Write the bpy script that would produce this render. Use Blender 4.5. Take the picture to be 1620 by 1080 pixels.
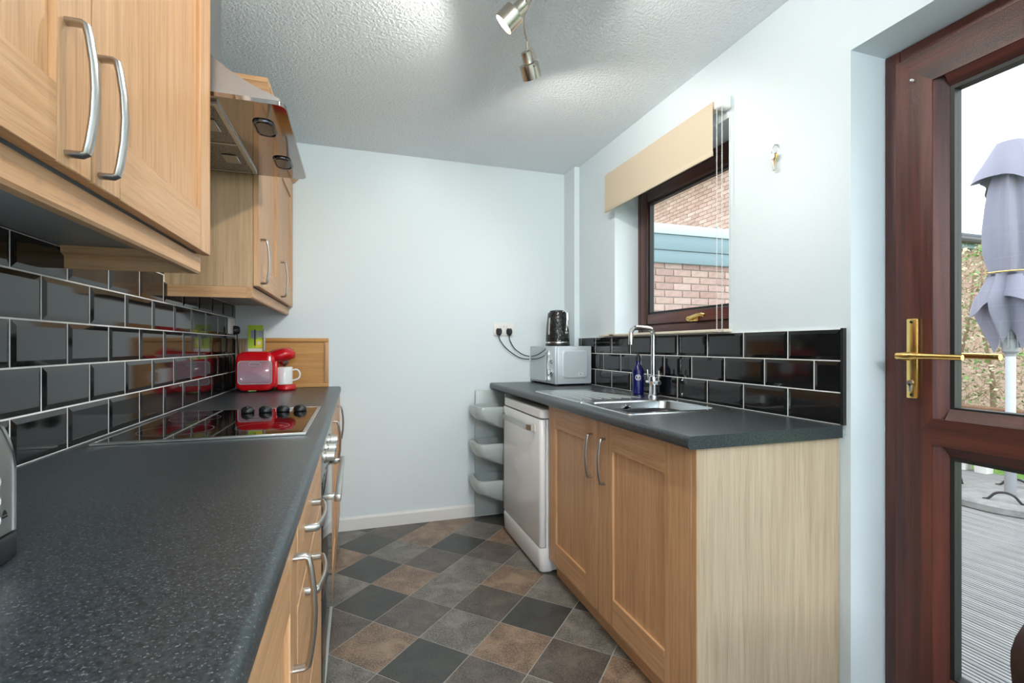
import bpy, bmesh, math, random
from mathutils import Vector, Matrix
random.seed(7)
PI = math.pi
for o in list(bpy.data.objects): bpy.data.objects.remove(o)
SC = bpy.context.scene
COL = SC.collection

# ------------------------------------------------------------------ camera, world, lights, exposure
F_PX, CAM_H, YAW = 760.0, 1.164, 0.31542
cam = bpy.data.cameras.new('camera'); cam_o = bpy.data.objects.new('camera', cam); COL.objects.link(cam_o)
cam.sensor_fit = 'HORIZONTAL'; cam.sensor_width = 36.0; cam.lens = 36.0*F_PX/1620.0
cam.shift_y = 7.0/1620.0; cam.clip_start = 0.02; cam.clip_end = 200
cam_o.location = (0, 0, CAM_H); cam_o.rotation_euler = (PI/2, 0, -YAW)
SC.camera = cam_o
SC.view_settings.view_transform = 'Standard'; SC.view_settings.look = 'None'
SC.view_settings.gamma = 1.0; SC.view_settings.use_curve_mapping = False
SC.view_settings.exposure = 0.80
w = bpy.data.worlds.new('overcast_sky'); SC.world = w; w.use_nodes = True
nt = w.node_tree; bg = nt.nodes['Background']
tc = nt.nodes.new('ShaderNodeTexCoord'); sx = nt.nodes.new('ShaderNodeSeparateXYZ'); rp = nt.nodes.new('ShaderNodeValToRGB')
nt.links.new(tc.outputs['Generated'], sx.inputs[0]); nt.links.new(sx.outputs['Z'], rp.inputs[0]); nt.links.new(rp.outputs[0], bg.inputs[0])
rp.color_ramp.elements[0].color = (0.97, 0.98, 1, 1); rp.color_ramp.elements[1].color = (0.86, 0.93, 1, 1)
bg.inputs[1].default_value = 1.9

def lamp(name, kind, loc, energy, color=(1, 1, 1), size=0.1, rot=(0, 0, 0), parent=None, **kw):
    l = bpy.data.lights.new(name, kind); l.energy = energy; l.color = color
    if kind == 'AREA': l.size = size
    else: l.shadow_soft_size = size
    for k, v in kw.items(): setattr(l, k, v)
    o = bpy.data.objects.new(name, l); COL.objects.link(o); o.location = loc; o.rotation_euler = rot
    if parent: o.parent = parent
    return o
# daylight portals: they only guide sky light through window, door and the added rear opening
for nm, loc, rot, sxy in (('window_portal', (1.80, 2.095, 1.68), (0, PI/2, 0), (0.9, 0.95)),
                          ('door_portal', (1.80, 0.68, 1.05), (0, PI/2, 0), (2.1, 0.85)),
                          ('added_opening_portal', (0.80, -2.85, 1.08), (PI/2, 0, 0), (1.2, 2.1))):
    l = bpy.data.lights.new(nm, 'AREA'); l.shape = 'RECTANGLE'; l.size, l.size_y = sxy
    o = bpy.data.objects.new(nm, l); COL.objects.link(o); o.location = loc; o.rotation_euler = rot
    l.cycles.is_portal = True
REAR_FILL_W, SPOT_W = 50.0, 14.5

# ------------------------------------------------------------------ materials
def mat(name, color, rough=0.5, metal=0.0, **kw):
    m = bpy.data.materials.new(name); m.use_nodes = True
    b = m.node_tree.nodes['Principled BSDF']
    b.inputs['Base Color'].default_value = (*color, 1); b.inputs['Roughness'].default_value = rough
    b.inputs['Metallic'].default_value = metal
    for k, v in kw.items(): b.inputs[k].default_value = v
    return m
def N(m, t, **kw):
    n = m.node_tree.nodes.new(t)
    for k, v in kw.items():
        if k in n.inputs: n.inputs[k].default_value = v
        else: setattr(n, k, v)
    return n
def L(m, a, b): m.node_tree.links.new(a, b)
def coords(m, scale=(1, 1, 1), out='Object', rot=(0, 0, 0)):
    c = N(m, 'ShaderNodeTexCoord'); mp = N(m, 'ShaderNodeMapping')
    mp.inputs['Scale'].default_value = scale; mp.inputs['Rotation'].default_value = rot
    L(m, c.outputs[out], mp.inputs[0]); return mp.outputs[0]
def ramp(m, fac, stops):
    r = N(m, 'ShaderNodeValToRGB'); e = r.color_ramp.elements
    while len(e) < len(stops): e.new(0.5)
    for i, (p, c) in enumerate(stops): e[i].position = p; e[i].color = (*c, 1)
    L(m, fac, r.inputs[0]); return r.outputs[0]
def bsdf(m): return m.node_tree.nodes['Principled BSDF']
def bump(m, h, strength, dist=0.002):
    b = N(m, 'ShaderNodeBump'); b.inputs['Strength'].default_value = strength; b.inputs['Distance'].default_value = dist
    L(m, h, b.inputs['Height']); L(m, b.outputs[0], bsdf(m).inputs['Normal'])
def noise(m, vec, scale, detail=4, rough=0.5, dist=0.0):
    n = N(m, 'ShaderNodeTexNoise'); n.inputs['Scale'].default_value = scale; n.inputs['Detail'].default_value = detail
    n.inputs['Roughness'].default_value = rough; n.inputs['Distortion'].default_value = dist
    L(m, vec, n.inputs['Vector']); return n.outputs['Fac']
def mixc(m, fac, a, b, mode='MIX'):
    x = N(m, 'ShaderNodeMix'); x.data_type = 'RGBA'; x.blend_type = mode
    if isinstance(fac, (int, float)): x.inputs[0].default_value = fac
    else: L(m, fac, x.inputs[0])
    for v, i in ((a, 6), (b, 7)):
        if isinstance(v, tuple): x.inputs[i].default_value = (*v, 1)
        else: L(m, v, x.inputs[i])
    return x.outputs[2]
def wood(name, axis, c0, c1, c2, rough=0.42, fine=80, streak=3.0):
    m = mat(name, c1, rough)
    sc = [1.0, 1.0, 1.0]; sc[axis] = 0.035
    v = coords(m, tuple(sc))
    a = noise(m, v, fine, 5, 0.6, 0.3); g = noise(m, v, fine*3.5, 2, 0.5); bnd = noise(m, v, 11, 3, 0.5, 0.6)
    col = ramp(m, a, [(0.3, c0), (0.52, c1), (0.75, c2)])
    col = mixc(m, ramp(m, bnd, [(0.35, (0, 0, 0)), (0.7, (0.35,)*3)]), col, c0)
    col = mixc(m, ramp(m, g, [(0.3, (0.34,)*3), (0.46, (0, 0, 0))]), col, tuple(x*0.6 for x in c0))
    L(m, col, bsdf(m).inputs['Base Color']); bump(m, g, 0.12, 0.001)
    return m
OAK = ((0.50, 0.265, 0.122), (0.650, 0.378, 0.192), (0.735, 0.46, 0.26))
M = {}
M['oak_z'] = wood('oak_upright_grain', 2, *OAK); M['oak_y'] = wood('oak_level_grain', 1, *OAK); M['oak_x'] = wood('oak_cross_grain', 0, *OAK)
M['ash'] = wood('pale_ash_laminate', 2, (0.49, 0.375, 0.255), (0.60, 0.475, 0.335), (0.68, 0.555, 0.41), 0.5, 60)
M['oak_lam'] = wood('oak_laminate_side', 2, (0.46, 0.295, 0.16), (0.57, 0.39, 0.225), (0.65, 0.47, 0.29), 0.5, 60)
M['bamboo'] = wood('bamboo', 0, (0.50, 0.235, 0.055), (0.60, 0.31, 0.085), (0.68, 0.38, 0.125), 0.45, 40)
MAH = ((0.022, 0.012, 0.012), (0.105, 0.027, 0.019), (0.18, 0.048, 0.030))
def mahogany(name, axis):
    m = wood(name, axis, *MAH, rough=0.30, fine=24)
    v = coords(m); g = noise(m, v, 420, 2, 0.5); bump(m, g, 0.45, 0.0014); return m
M['mah_z'] = mahogany('mahogany_foil_upright', 2); M['mah_y'] = mahogany('mahogany_foil_level', 1)
m = M['wall'] = mat('wall_paint', (0.745, 0.835, 0.878), 0.62)
bump(m, noise(m, coords(m), 160, 3), 0.08, 0.001)
m = M['ceil'] = mat('stippled_ceiling', (0.845, 0.895, 0.93), 0.45)
v = coords(m); h1 = noise(m, v, 72, 3, 0.6, 0.1); h2 = noise(m, v, 140, 2, 0.5)
mm = N(m, 'ShaderNodeMath', operation='ADD'); L(m, ramp(m, h1, [(0.35, (0, 0, 0)), (0.65, (1, 1, 1))]), mm.inputs[0]); L(m, h2, mm.inputs[1]); bump(m, mm.outputs[0], 0.7, 0.005)
M['white_paint'] = mat('white_gloss_paint', (0.80, 0.81, 0.80), 0.35)
M['cream'] = mat('cream_board', (0.74, 0.67, 0.54), 0.4)
m = M['fabric'] = mat('cream_blind_fabric', (0.64, 0.55, 0.415), 0.85)
bump(m, noise(m, coords(m, (1, 1, 1)), 900, 1), 0.15, 0.0005)
m = M['slate'] = mat('slate_worktop', (0.03, 0.035, 0.04), 0.25)
v = coords(m); s1 = noise(m, v, 190, 2, 0.6); s2 = noise(m, v, 310, 2, 0.6); s3 = noise(m, v, 7, 2)
c = ramp(m, s1, [(0.40, (0.024, 0.030, 0.034)), (0.60, (0.046, 0.057, 0.065))])
c = mixc(m, ramp(m, s2, [(0.60, (0, 0, 0)), (0.70, (0.9,)*3)]), c, (0.20, 0.235, 0.25))
L(m, c, bsdf(m).inputs['Base Color']); L(m, ramp(m, s1, [(0.3, (0.31,)*3), (0.7, (0.33,)*3)]), bsdf(m).inputs['Roughness']); bump(m, s2, 0.02, 0.0004)
m = M['tile'] = mat('black_glazed_tile', (0.008, 0.0085, 0.0095), 0.07); bsdf(m).inputs['Specular IOR Level'].default_value = 0.62
bump(m, noise(m, coords(m, out='Object'), 9, 2), 0.05, 0.003)
M['grout'] = mat('white_grout', (0.86, 0.86, 0.84), 0.8)
M['steel'] = mat('brushed_steel', (0.60, 0.60, 0.58), 0.30, 1.0)
M['sinksteel'] = mat('sink_steel', (0.62, 0.63, 0.63), 0.22, 1.0)
M['nickel'] = mat('satin_nickel', (0.50, 0.49, 0.47), 0.30, 1.0)
M['lampnickel'] = mat('lamp_nickel', (0.55, 0.50, 0.43), 0.24, 1.0)
M['chrome'] = mat('chrome', (0.80, 0.81, 0.82), 0.06, 1.0)
M['gunmetal'] = mat('gunmetal', (0.10, 0.11, 0.13), 0.12, 0.9)
M['mirror'] = mat('mirror_steel', (0.36, 0.325, 0.305), 0.06, 1.0)
M['brass'] = mat('brass', (0.80, 0.56, 0.20), 0.22, 1.0)
M['white'] = mat('white_enamel', (0.86, 0.875, 0.89), 0.16)
M['whitep'] = mat('white_plastic', (0.80, 0.80, 0.78), 0.35)
M['grey'] = mat('shaded_laminate_underside', (0.30, 0.315, 0.325), 0.4)  # white laminate; the shade under the cabinets is put into its colour
M['carcass'] = mat('carcass_board', (0.62, 0.58, 0.52), 0.6)
M['black'] = mat('black_plastic', (0.012, 0.013, 0.015), 0.35)
M['gasket'] = mat('black_rubber_gasket', (0.01, 0.012, 0.013), 0.5)
M['blackglass'] = mat('black_glass', (0.006, 0.006, 0.007), 0.03)
M['red'] = mat('red_gloss_plastic', (0.60, 0.006, 0.012), 0.12)
M['redlens'] = mat('red_switch', (0.7, 0.02, 0.02), 0.3)
M['ceramic'] = mat('white_ceramic', (0.86, 0.87, 0.87), 0.18)
M['silver'] = mat('silver_paint', (0.56, 0.63, 0.68), 0.30, 0.22)
M['doormirror'] = mat('mirror_door_glass', (0.50, 0.54, 0.55), 0.06, 0.9)
M['bluebottle'] = mat('cobalt_glass', (0.004, 0.006, 0.085), 0.08)
M['rack'] = mat('grey_rack_plastic', (0.42, 0.475, 0.475), 0.28)
M['mesh'] = mat('grease_filter', (0.20, 0.185, 0.16), 0.45, 0.8)
m = M['mesh']; vo = N(m, 'ShaderNodeTexVoronoi'); vo.inputs['Scale'].default_value = 190; L(m, coords(m), vo.inputs['Vector'])
L(m, ramp(m, vo.outputs['Distance'], [(0.15, (0.05, 0.05, 0.045)), (0.5, (0.36, 0.35, 0.32))]), bsdf(m).inputs['Base Color'])
M['hoodside'] = mat('hood_brushed_steel', (0.40, 0.40, 0.395), 0.38, 0.9)
M['kettle'] = mat('black_kettle_shell', (0.014, 0.016, 0.018), 0.14)
m = M['kettle']; vo = N(m, 'ShaderNodeTexVoronoi'); vo.inputs['Scale'].default_value = 85; L(m, coords(m), vo.inputs['Vector']); bump(m, vo.outputs['Distance'], 0.6, 0.003)
M['smoke'] = mat('smoky_window', (0.42, 0.45, 0.46), 0.12)
M['lime'] = mat('lime_card', (0.42, 0.62, 0.03), 0.35); M['yellow'] = mat('yellow_print', (0.80, 0.72, 0.03), 0.35)
M['print'] = mat('grey_print', (0.28, 0.31, 0.42), 0.4)
M['brown'] = mat('dark_brown_leather', (0.035, 0.020, 0.017), 0.38)
def glass(name, tint, gl=0.10):
    g = bpy.data.materials.new(name); g.use_nodes = True; g.node_tree.nodes.remove(g.node_tree.nodes['Principled BSDF'])
    t = N(g, 'ShaderNodeBsdfTransparent'); t.inputs[0].default_value = (*tint, 1)
    s = N(g, 'ShaderNodeBsdfGlossy'); s.inputs['Roughness'].default_value = 0.01
    lw = N(g, 'ShaderNodeLayerWeight'); lw.inputs['Blend'].default_value = 0.5
    pw = N(g, 'ShaderNodeMath', operation='POWER'); pw.inputs[1].default_value = 5.0; L(g, lw.outputs['Facing'], pw.inputs[0])
    fr = N(g, 'ShaderNodeMath', operation='MULTIPLY_ADD'); fr.inputs[1].default_value = 0.8; fr.inputs[2].default_value = 0.035; L(g, pw.outputs[0], fr.inputs[0])
    mx = N(g, 'ShaderNodeMixShader'); L(g, fr.outputs[0], mx.inputs[0]); L(g, t.outputs[0], mx.inputs[1]); L(g, s.outputs[0], mx.inputs[2])
    L(g, mx.outputs[0], g.node_tree.nodes['Material Output'].inputs[0]); return g
M['glass'] = glass('window_glass', (0.97, 0.985, 0.98))
M['tank'] = mat('tank_plastic', (0.62, 0.42, 0.52), 0.10, **{'Alpha': 0.42})
M['rackclear'] = M['rack']
def emit(name, color, s):
    e = mat(name, color, 0.3); b = bsdf(e); b.inputs['Emission Color'].default_value = (*color, 1); b.inputs['Emission Strength'].default_value = s; return e
M['bulb'] = emit('warm_bulb', (1.0, 0.88, 0.66), 22.0); M['diffuser'] = emit('fill_lamp_diffuser', (1, 0.96, 0.9), 4.0)
def stone(name, dark, mid, light, sc=9):
    m = mat(name, mid, 0.34); v = coords(m, out='Object')
    oi = N(m, 'ShaderNodeObjectInfo'); va = N(m, 'ShaderNodeVectorMath', operation='ADD'); cx = N(m, 'ShaderNodeCombineXYZ')
    ml = N(m, 'ShaderNodeMath', operation='MULTIPLY'); ml.inputs[1].default_value = 37; L(m, oi.outputs['Random'], ml.inputs[0]); L(m, ml.outputs[0], cx.inputs[0]); L(m, ml.outputs[0], cx.inputs[1])
    L(m, v, va.inputs[0]); L(m, cx.outputs[0], va.inputs[1])
    a = noise(m, va.outputs[0], sc, 8, 0.68, 0.6); f = noise(m, va.outputs[0], sc*16, 4, 0.7)
    c = ramp(m, a, [(0.36, dark), (0.5, mid), (0.64, light)])
    c = mixc(m, ramp(m, f, [(0.42, (0, 0, 0)), (0.68, (0.75,)*3)]), c, tuple(x*1.5 for x in light))
    L(m, c, bsdf(m).inputs['Base Color']); bump(m, f, 0.08, 0.001); return m
M['fB'] = stone('rust_brown_stone', (0.066, 0.048, 0.040), (0.160, 0.110, 0.080), (0.31, 0.218, 0.148))
M['fK'] = stone('charcoal_stone', (0.034, 0.036, 0.035), (0.048, 0.050, 0.047), (0.064, 0.066, 0.062))
M['fG'] = stone('grey_stone', (0.056, 0.052, 0.048), (0.118, 0.110, 0.099), (0.23, 0.215, 0.19))
M['fD'] = stone('umber_grey_stone', (0.040, 0.034, 0.032), (0.080, 0.069, 0.062), (0.15, 0.130, 0.112))
M['joint'] = mat('floor_joint', (0.42, 0.40, 0.37), 0.6)
m = M['deck'] = mat('weathered_decking', (0.45, 0.45, 0.44), 0.7)
v = coords(m, (1, 0.08, 1)); c = ramp(m, noise(m, v, 30, 4), [(0.3, (0.20, 0.195, 0.195)), (0.7, (0.37, 0.365, 0.365))]); L(m, c, bsdf(m).inputs['Base Color'])
m = M['brick'] = mat('pale_red_brick', (0.5, 0.3, 0.27), 0.85)
oi = N(m, 'ShaderNodeObjectInfo'); c = ramp(m, oi.outputs['Random'], [(0.0, (0.36, 0.20, 0.175)), (0.5, (0.50, 0.32, 0.28)), (1.0, (0.60, 0.44, 0.39))])
c = mixc(m, 0.35, c, ramp(m, noise(m, coords(m), 30, 4), [(0.3, (0.32, 0.2, 0.17)), (0.7, (0.64, 0.48, 0.42))])); L(m, c, bsdf(m).inputs['Base Color'])
M['mortar'] = mat('mortar', (0.60, 0.56, 0.53), 0.9)
M['fascia'] = mat('blue_grey_fascia', (0.20, 0.30, 0.345), 0.5); M['fascia_light'] = mat('lead_capping', (0.50, 0.58, 0.62), 0.5)
M['roof'] = mat('dark_roof_tile', (0.075, 0.09, 0.11), 0.7)
M['canopy'] = mat('lilac_grey_canopy', (0.26, 0.255, 0.33), 0.85, **{'Sheen Weight': 0.2})
M['pole'] = mat('pale_pole', (0.66, 0.69, 0.74), 0.4); M['poleg'] = mat('grey_pole', (0.30, 0.31, 0.33), 0.4)
M['concrete'] = mat('grey_concrete', (0.36, 0.36, 0.355), 0.8)
m = M['concrete']; L(m, ramp(m, noise(m, coords(m), 14, 5), [(0.3, (0.20, 0.20, 0.198)), (0.7, (0.32, 0.32, 0.315))]), bsdf(m).inputs['Base Color'])
M['twig'] = mat('dry_twigs', (0.38, 0.27, 0.19), 0.9); M['leaf'] = mat('green_leaf', (0.22, 0.40, 0.12), 0.6); M['leafp'] = mat('buff_leaf', (0.66, 0.60, 0.42), 0.7)
m = M['grass'] = mat('lawn_grass', (0.12, 0.28, 0.04), 0.9); L(m, ramp(m, noise(m, coords(m), 40, 4), [(0.3, (0.08, 0.20, 0.03)), (0.7, (0.22, 0.40, 0.08))]), bsdf(m).inputs['Base Color'])
M['timber'] = wood('garden_timber', 0, (0.20, 0.105, 0.06), (0.30, 0.165, 0.10), (0.38, 0.22, 0.14), 0.8, 20)

# ------------------------------------------------------------------ mesh builder
class MB:
    def __init__(s): s.v = []; s.f = []
    def add(s, vs, fs, mtx=None):
        o = len(s.v); s.v += [tuple(mtx @ Vector(p)) if mtx else tuple(p) for p in vs]; s.f += [tuple(i+o for i in f) for f in fs]; return s
    def box(s, x0, x1, y0, y1, z0, z1):
        return s.add([(x, y, z) for x in (x0, x1) for y in (y0, y1) for z in (z0, z1)],
                     [(0, 1, 3, 2), (4, 6, 7, 5), (0, 4, 5, 1), (2, 3, 7, 6), (0, 2, 6, 4), (1, 5, 7, 3)])
    def rbox(s, x0, x1, y0, y1, z0, z1, r=0.004, seg=2, mtx=None, axes='xyz'):
        bm = bmesh.new(); bmesh.ops.create_cube(bm, size=1)
        for v in bm.verts: v.co = Vector(((x0+x1)/2+v.co.x*(x1-x0), (y0+y1)/2+v.co.y*(y1-y0), (z0+z1)/2+v.co.z*(z1-z0)))
        es = [e for e in bm.edges if 'xyz'[max(range(3), key=lambda i: abs((e.verts[1].co-e.verts[0].co)[i]))] in axes]
        bmesh.ops.bevel(bm, geom=es, offset=r, segments=seg, profile=0.5, affect='EDGES')
        bm.verts.index_update(); s.add([v.co[:] for v in bm.verts], [[v.index for v in f.verts] for f in bm.faces], mtx); bm.free(); return s
    def prism(s, pts, a0, a1, axis=2, mtx=None):
        # pts: 2-D outline in the other two axes (in cyclic order), extruded from a0 to a1 along axis
        def P(p, a): return {2: (p[0], p[1], a), 1: (p[0], a, p[1]), 0: (a, p[0], p[1])}[axis]
        n = len(pts); vs = [P(p, a0) for p in pts]+[P(p, a1) for p in pts]
        fs = [tuple(range(n))[::-1], tuple(range(n, 2*n))]+[(i, (i+1) % n, n+(i+1) % n, n+i) for i in range(n)]
        return s.add(vs, fs, mtx)
    def loft(s, loops, cap0=True, cap1=True, mtx=None):
        n = len(loops[0]); vs = [p for l in loops for p in l]; fs = []
        for k in range(len(loops)-1):
            for i in range(n): fs.append((k*n+i, k*n+(i+1) % n, (k+1)*n+(i+1) % n, (k+1)*n+i))
        if cap0: fs.append(tuple(range(n))[::-1])
        if cap1: fs.append(tuple(range((len(loops)-1)*n, len(loops)*n)))
        return s.add(vs, fs, mtx)
    def lathe(s, prof, c=(0, 0, 0), n=24, mtx=None, caps=True):
        loops = [[(c[0]+r*math.cos(2*PI*i/n), c[1]+r*math.sin(2*PI*i/n), c[2]+z) for i in range(n)] for r, z in prof]
        return s.loft(loops, caps, caps, mtx)
    def tube(s, pts, r, n=10, mtx=None, closed=False):
        pts = [Vector(p) for p in pts]; loops = []; up = None
        for i, p in enumerate(pts):
            t = (pts[min(i+1, len(pts)-1)]-pts[max(i-1, 0)])
            if closed: t = pts[(i+1) % len(pts)]-pts[i-1]
            t.normalize()
            if up is None: up = Vector((0, 0, 1)) if abs(t.z) < 0.9 else Vector((1, 0, 0))
            b = t.cross(up).normalized(); up = b.cross(t).normalized()
            rr = r[i] if isinstance(r, (list, tuple)) else r
            loops.append([tuple(p+rr*(math.cos(2*PI*k/n)*b+math.sin(2*PI*k/n)*up)) for k in range(n)])
        if closed: loops.append(loops[0]); return s.loft(loops, False, False, mtx)
        return s.loft(loops, True, True, mtx)
    def sweep(s, path, prof, B):
        # section (a along normal, b along B) carried along a planar path
        path = [Vector(p) for p in path]; B = Vector(B).normalized(); loops = []
        for i, p in enumerate(path):
            t = (path[min(i+1, len(path)-1)]-path[max(i-1, 0)]).normalized(); nrm = t.cross(B)
            loops.append([tuple(p+a*nrm+b*B) for a, b in prof])
        return s.loft(loops)
    def sphere(s, c, r, n=12, m=8):
        rx, ry, rz = r if isinstance(r, tuple) else (r, r, r)
        loops = []
        for j in range(1, m):
            a = PI*j/m; loops.append([(c[0]+rx*math.sin(a)*math.cos(2*PI*i/n), c[1]+ry*math.sin(a)*math.sin(2*PI*i/n), c[2]-rz*math.cos(a)) for i in range(n)])
        return s.loft(loops)
def rrect(cx, cy, w, h, r, seg=4):
    out = []
    for k, (sx_, sy_) in enumerate(((1, 1), (-1, 1), (-1, -1), (1, -1))):
        for i in range(seg+1):
            a = k*PI/2+i*PI/2/seg; out.append((cx+sx_*(w/2-r)+r*math.cos(a), cy+sy_*(h/2-r)+r*math.sin(a)))
    return out
def smoothpath(pts, n=6):
    P = [Vector(p) for p in pts]; P = [2*P[0]-P[1]]+P+[2*P[-1]-P[-2]]; out = []
    for i in range(1, len(P)-2):
        for k in range(n):
            t = k/n; a, b, c, d = P[i-1:i+3]
            out.append(0.5*((2*b)+(-a+c)*t+(2*a-5*b+4*c-d)*t*t+(-a+3*b-3*c+d)*t**3))
    return out+[P[-2]]

def origin(o):
    p = Vector((0, 0, 0))
    while o: p += o.location; o = o.parent
    return p
def mesh_of(name, mb, material, off, angle=38):
    me = bpy.data.meshes.new(name); me.from_pydata([(x-off[0], y-off[1], z-off[2]) for x, y, z in mb.v], [], mb.f)
    bm = bmesh.new(); bm.from_mesh(me); bmesh.ops.recalc_face_normals(bm, faces=bm.faces[:]); bm.to_mesh(me); bm.free()
    me.polygons.foreach_set('use_smooth', [True]*len(me.polygons)); me.set_sharp_from_angle(angle=math.radians(angle))
    me.materials.append(material); return me
def part(name, mb, material, parent, label=None, kind=None):
    o = bpy.data.objects.new(name, mesh_of(name, mb, M[material], origin(parent))); COL.objects.link(o); o.parent = parent
    if label: o['label'] = label
    if kind: o['kind'] = kind
    return o
def tag(o, label, cat, group=None, kind=None):
    o['label'] = label; o['category'] = cat
    if group: o['group'] = group
    if kind: o['kind'] = kind
    return o
def thing(name, label, cat, loc, group=None, kind=None):
    o = bpy.data.objects.new(name, None); o.empty_display_size = 0.05; COL.objects.link(o); o.location = loc
    return tag(o, label, cat, group, kind)
def solo(name, mb, material, label=None, cat=None, group=None, kind=None):
    xs, ys, zs = zip(*mb.v); off = ((min(xs)+max(xs))/2, (min(ys)+max(ys))/2, min(zs))
    o = bpy.data.objects.new(name, mesh_of(name, mb, M[material], off)); COL.objects.link(o); o.location = off
    if label: tag(o, label, cat, group, kind)
    elif kind: o['kind'] = kind
    return o
def struct(name, mb, material, label=None): 
    o = solo(name, mb, material, kind='structure')
    if label: o['label'] = label
    return o
def piece(name, me, parent, loc, rot=0.0):
    o = bpy.data.objects.new(name, me); COL.objects.link(o); o.parent = parent; o.location = Vector(loc)-origin(parent); o.rotation_euler = (0, 0, rot); return o
def copy_tree(o, parent=None):
    c = o.copy(); COL.objects.link(c)
    if parent: c.parent = parent
    for ch in list(o.children): copy_tree(ch, c)
    return c
def flat_profile(w_, t): return [(-t/2, -w_/2), (t/2, -w_/2), (t/2, w_/2), (-t/2, w_/2)]
def oval(w_, t, n=10): return [(t/2*math.cos(2*PI*i/n), w_/2*math.sin(2*PI*i/n)) for i in range(n)]

# ------------------------------------------------------------------ room shell
XL, XR, YE, ZC, YB = -0.684, 1.487, 3.21, 2.41, -2.7
WIN = (1.63, 2.56, 1.235, 2.12); DOOR = (0.25, 1.11, 0.0, 2.097)
wall_left = struct('wall_left', MB().box(XL-0.1, XL, YB, YE, 0, ZC), 'wall', 'pale blue wall behind the cooker side')
wr = MB()
wr.box(XR, 1.76, YB, DOOR[0], 0, ZC); wr.box(XR, 1.76, DOOR[0], DOOR[1], DOOR[3], ZC); wr.box(XR, 1.76, DOOR[1], WIN[0], 0, ZC)
wr.box(XR, 1.76, WIN[0], WIN[1], 0, WIN[2]); wr.box(XR, 1.76, WIN[0], WIN[1], WIN[3], ZC); wr.box(XR, 1.76, WIN[1], YE+0.1, 0, ZC)
wall_right = struct('wall_right', wr, 'wall', 'pale blue wall with the window and the garden door')
struct('wall_far', MB().box(XL-0.1, XR, YE, YE+0.1, 0, ZC), 'wall', 'pale blue far wall of the kitchen')
wb = MB(); wb.box(XL-0.1, 0.2, YB-0.1, YB, 0, ZC); wb.box(1.4, XR+0.27, YB-0.1, YB, 0, ZC); wb.box(0.2, 1.4, YB-0.1, YB, 2.15, ZC)  # rear opening is added, out of view, to let in fill daylight
struct('wall_back', wb, 'wall', 'wall behind the camera with a wide opening added for light')
struct('ceiling', MB().box(XL-0.1, 1.76, YB-0.1, YE+0.1, ZC, ZC+0.1), 'ceil', 'white stippled ceiling')
floor = struct('floor', MB().box(XL-0.1, 1.76, YB-0.1, YE+0.1, -0.06, -0.0012), 'joint', 'floor of stone look tiles laid on the diagonal')
struct('trim_1', MB().box(1.448, XR-0.0005, 3.04, YE-0.0005, 0.912, ZC-0.0005), 'wall', 'painted pipe boxing in the far right corner')
struct('baseboard_far', MB().prism([(3.2095, 0.0), (3.2095, 0.082), (3.203, 0.08), (3.195, 0.07), (3.195, 0.0)], -0.13, 1.44, 0), 'white_paint', 'white skirting board at the foot of the far wall')

# floor tiles: 240 mm squares on the diagonal, cut at the walls and units
A0 = Vector((0.242, 2.281)); VA = Vector((0.1695, 0.1695)); VB_ = Vector((0.1695, -0.1695))
KNOWN = {(0, 0): 'G', (1, 0): 'G', (2, 0): 'D', (-1, 0): 'D', (0, -1): 'B', (0, 1): 'D', (0, 2): 'K', (-1, 1): 'G', (-1, 2): 'B', (-2, 1): 'K', (-2, 0): 'B',
         (1, 1): 'B', (1, -1): 'D', (2, -1): 'K', (2, -2): 'B', (1, -2): 'G', (0, -2): 'K', (-1, -1): 'K', (-2, -1): 'D', (-1, -2): 'G', (0, -3): 'B', (1, -3): 'K',
         (0, 3): 'G', (-1, 3): 'D', (-1, 4): 'B', (1, 2): 'G', (2, 1): 'G', (3, -1): 'G', (3, 0): 'B', (-2, 2): 'D', (-2, 3): 'G', (-3, 1): 'D', (-3, 0): 'G'}
def clip(poly, rect):
    x0, x1, y0, y1 = rect
    for ax, lim, sg in ((0, x0, 1), (0, x1, -1), (1, y0, 1), (1, y1, -1)):
        out = []
        for i in range(len(poly)):
            p, q = poly[i-1], poly[i]; dp, dq = sg*(p[ax]-lim), sg*(q[ax]-lim)
            if (dp < 0) != (dq < 0): t = dp/(dp-dq); out.append(p+(q-p)*t)
            if dq >= 0: out.append(q)
        poly = out
        if len(poly) < 3: return []
    return poly
tile_cache = {}
for i in range(-14, 9):
    for j in range(-9, 12):
        c0 = A0+VA*i+VB_*j; cs = [c0, c0+VB_, c0+VA+VB_, c0+VA]; ce = (cs[0]+cs[2])/2
        cs = [ce+(p-ce)*(1-0.0030/0.24*1.4) for p in cs]
        rect = (-0.12, 1.485, -0.4, 3.194)
        pl = clip([Vector(p) for p in cs], rect)
        if not pl: continue
        ar = abs(sum(pl[k-1].x*pl[k].y-pl[k].x*pl[k-1].y for k in range(len(pl))))/2
        if ar < 0.0004: continue
        kd = KNOWN.get((i, j)) or random.choice('BKGDKG')
        whole = len(pl) == 4 and abs(ar-0.0565) < 0.003
        if whole and kd in tile_cache: me = tile_cache[kd]
        else:
            off = (ce.x, ce.y, 0); me = mesh_of('floor_tile', MB().prism([tuple(p) for p in pl], -0.0011, 0.0), M['f'+kd], off)
            if whole: tile_cache[kd] = me
        piece('floor_tile', me, floor, (ce.x, ce.y, 0))

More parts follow.
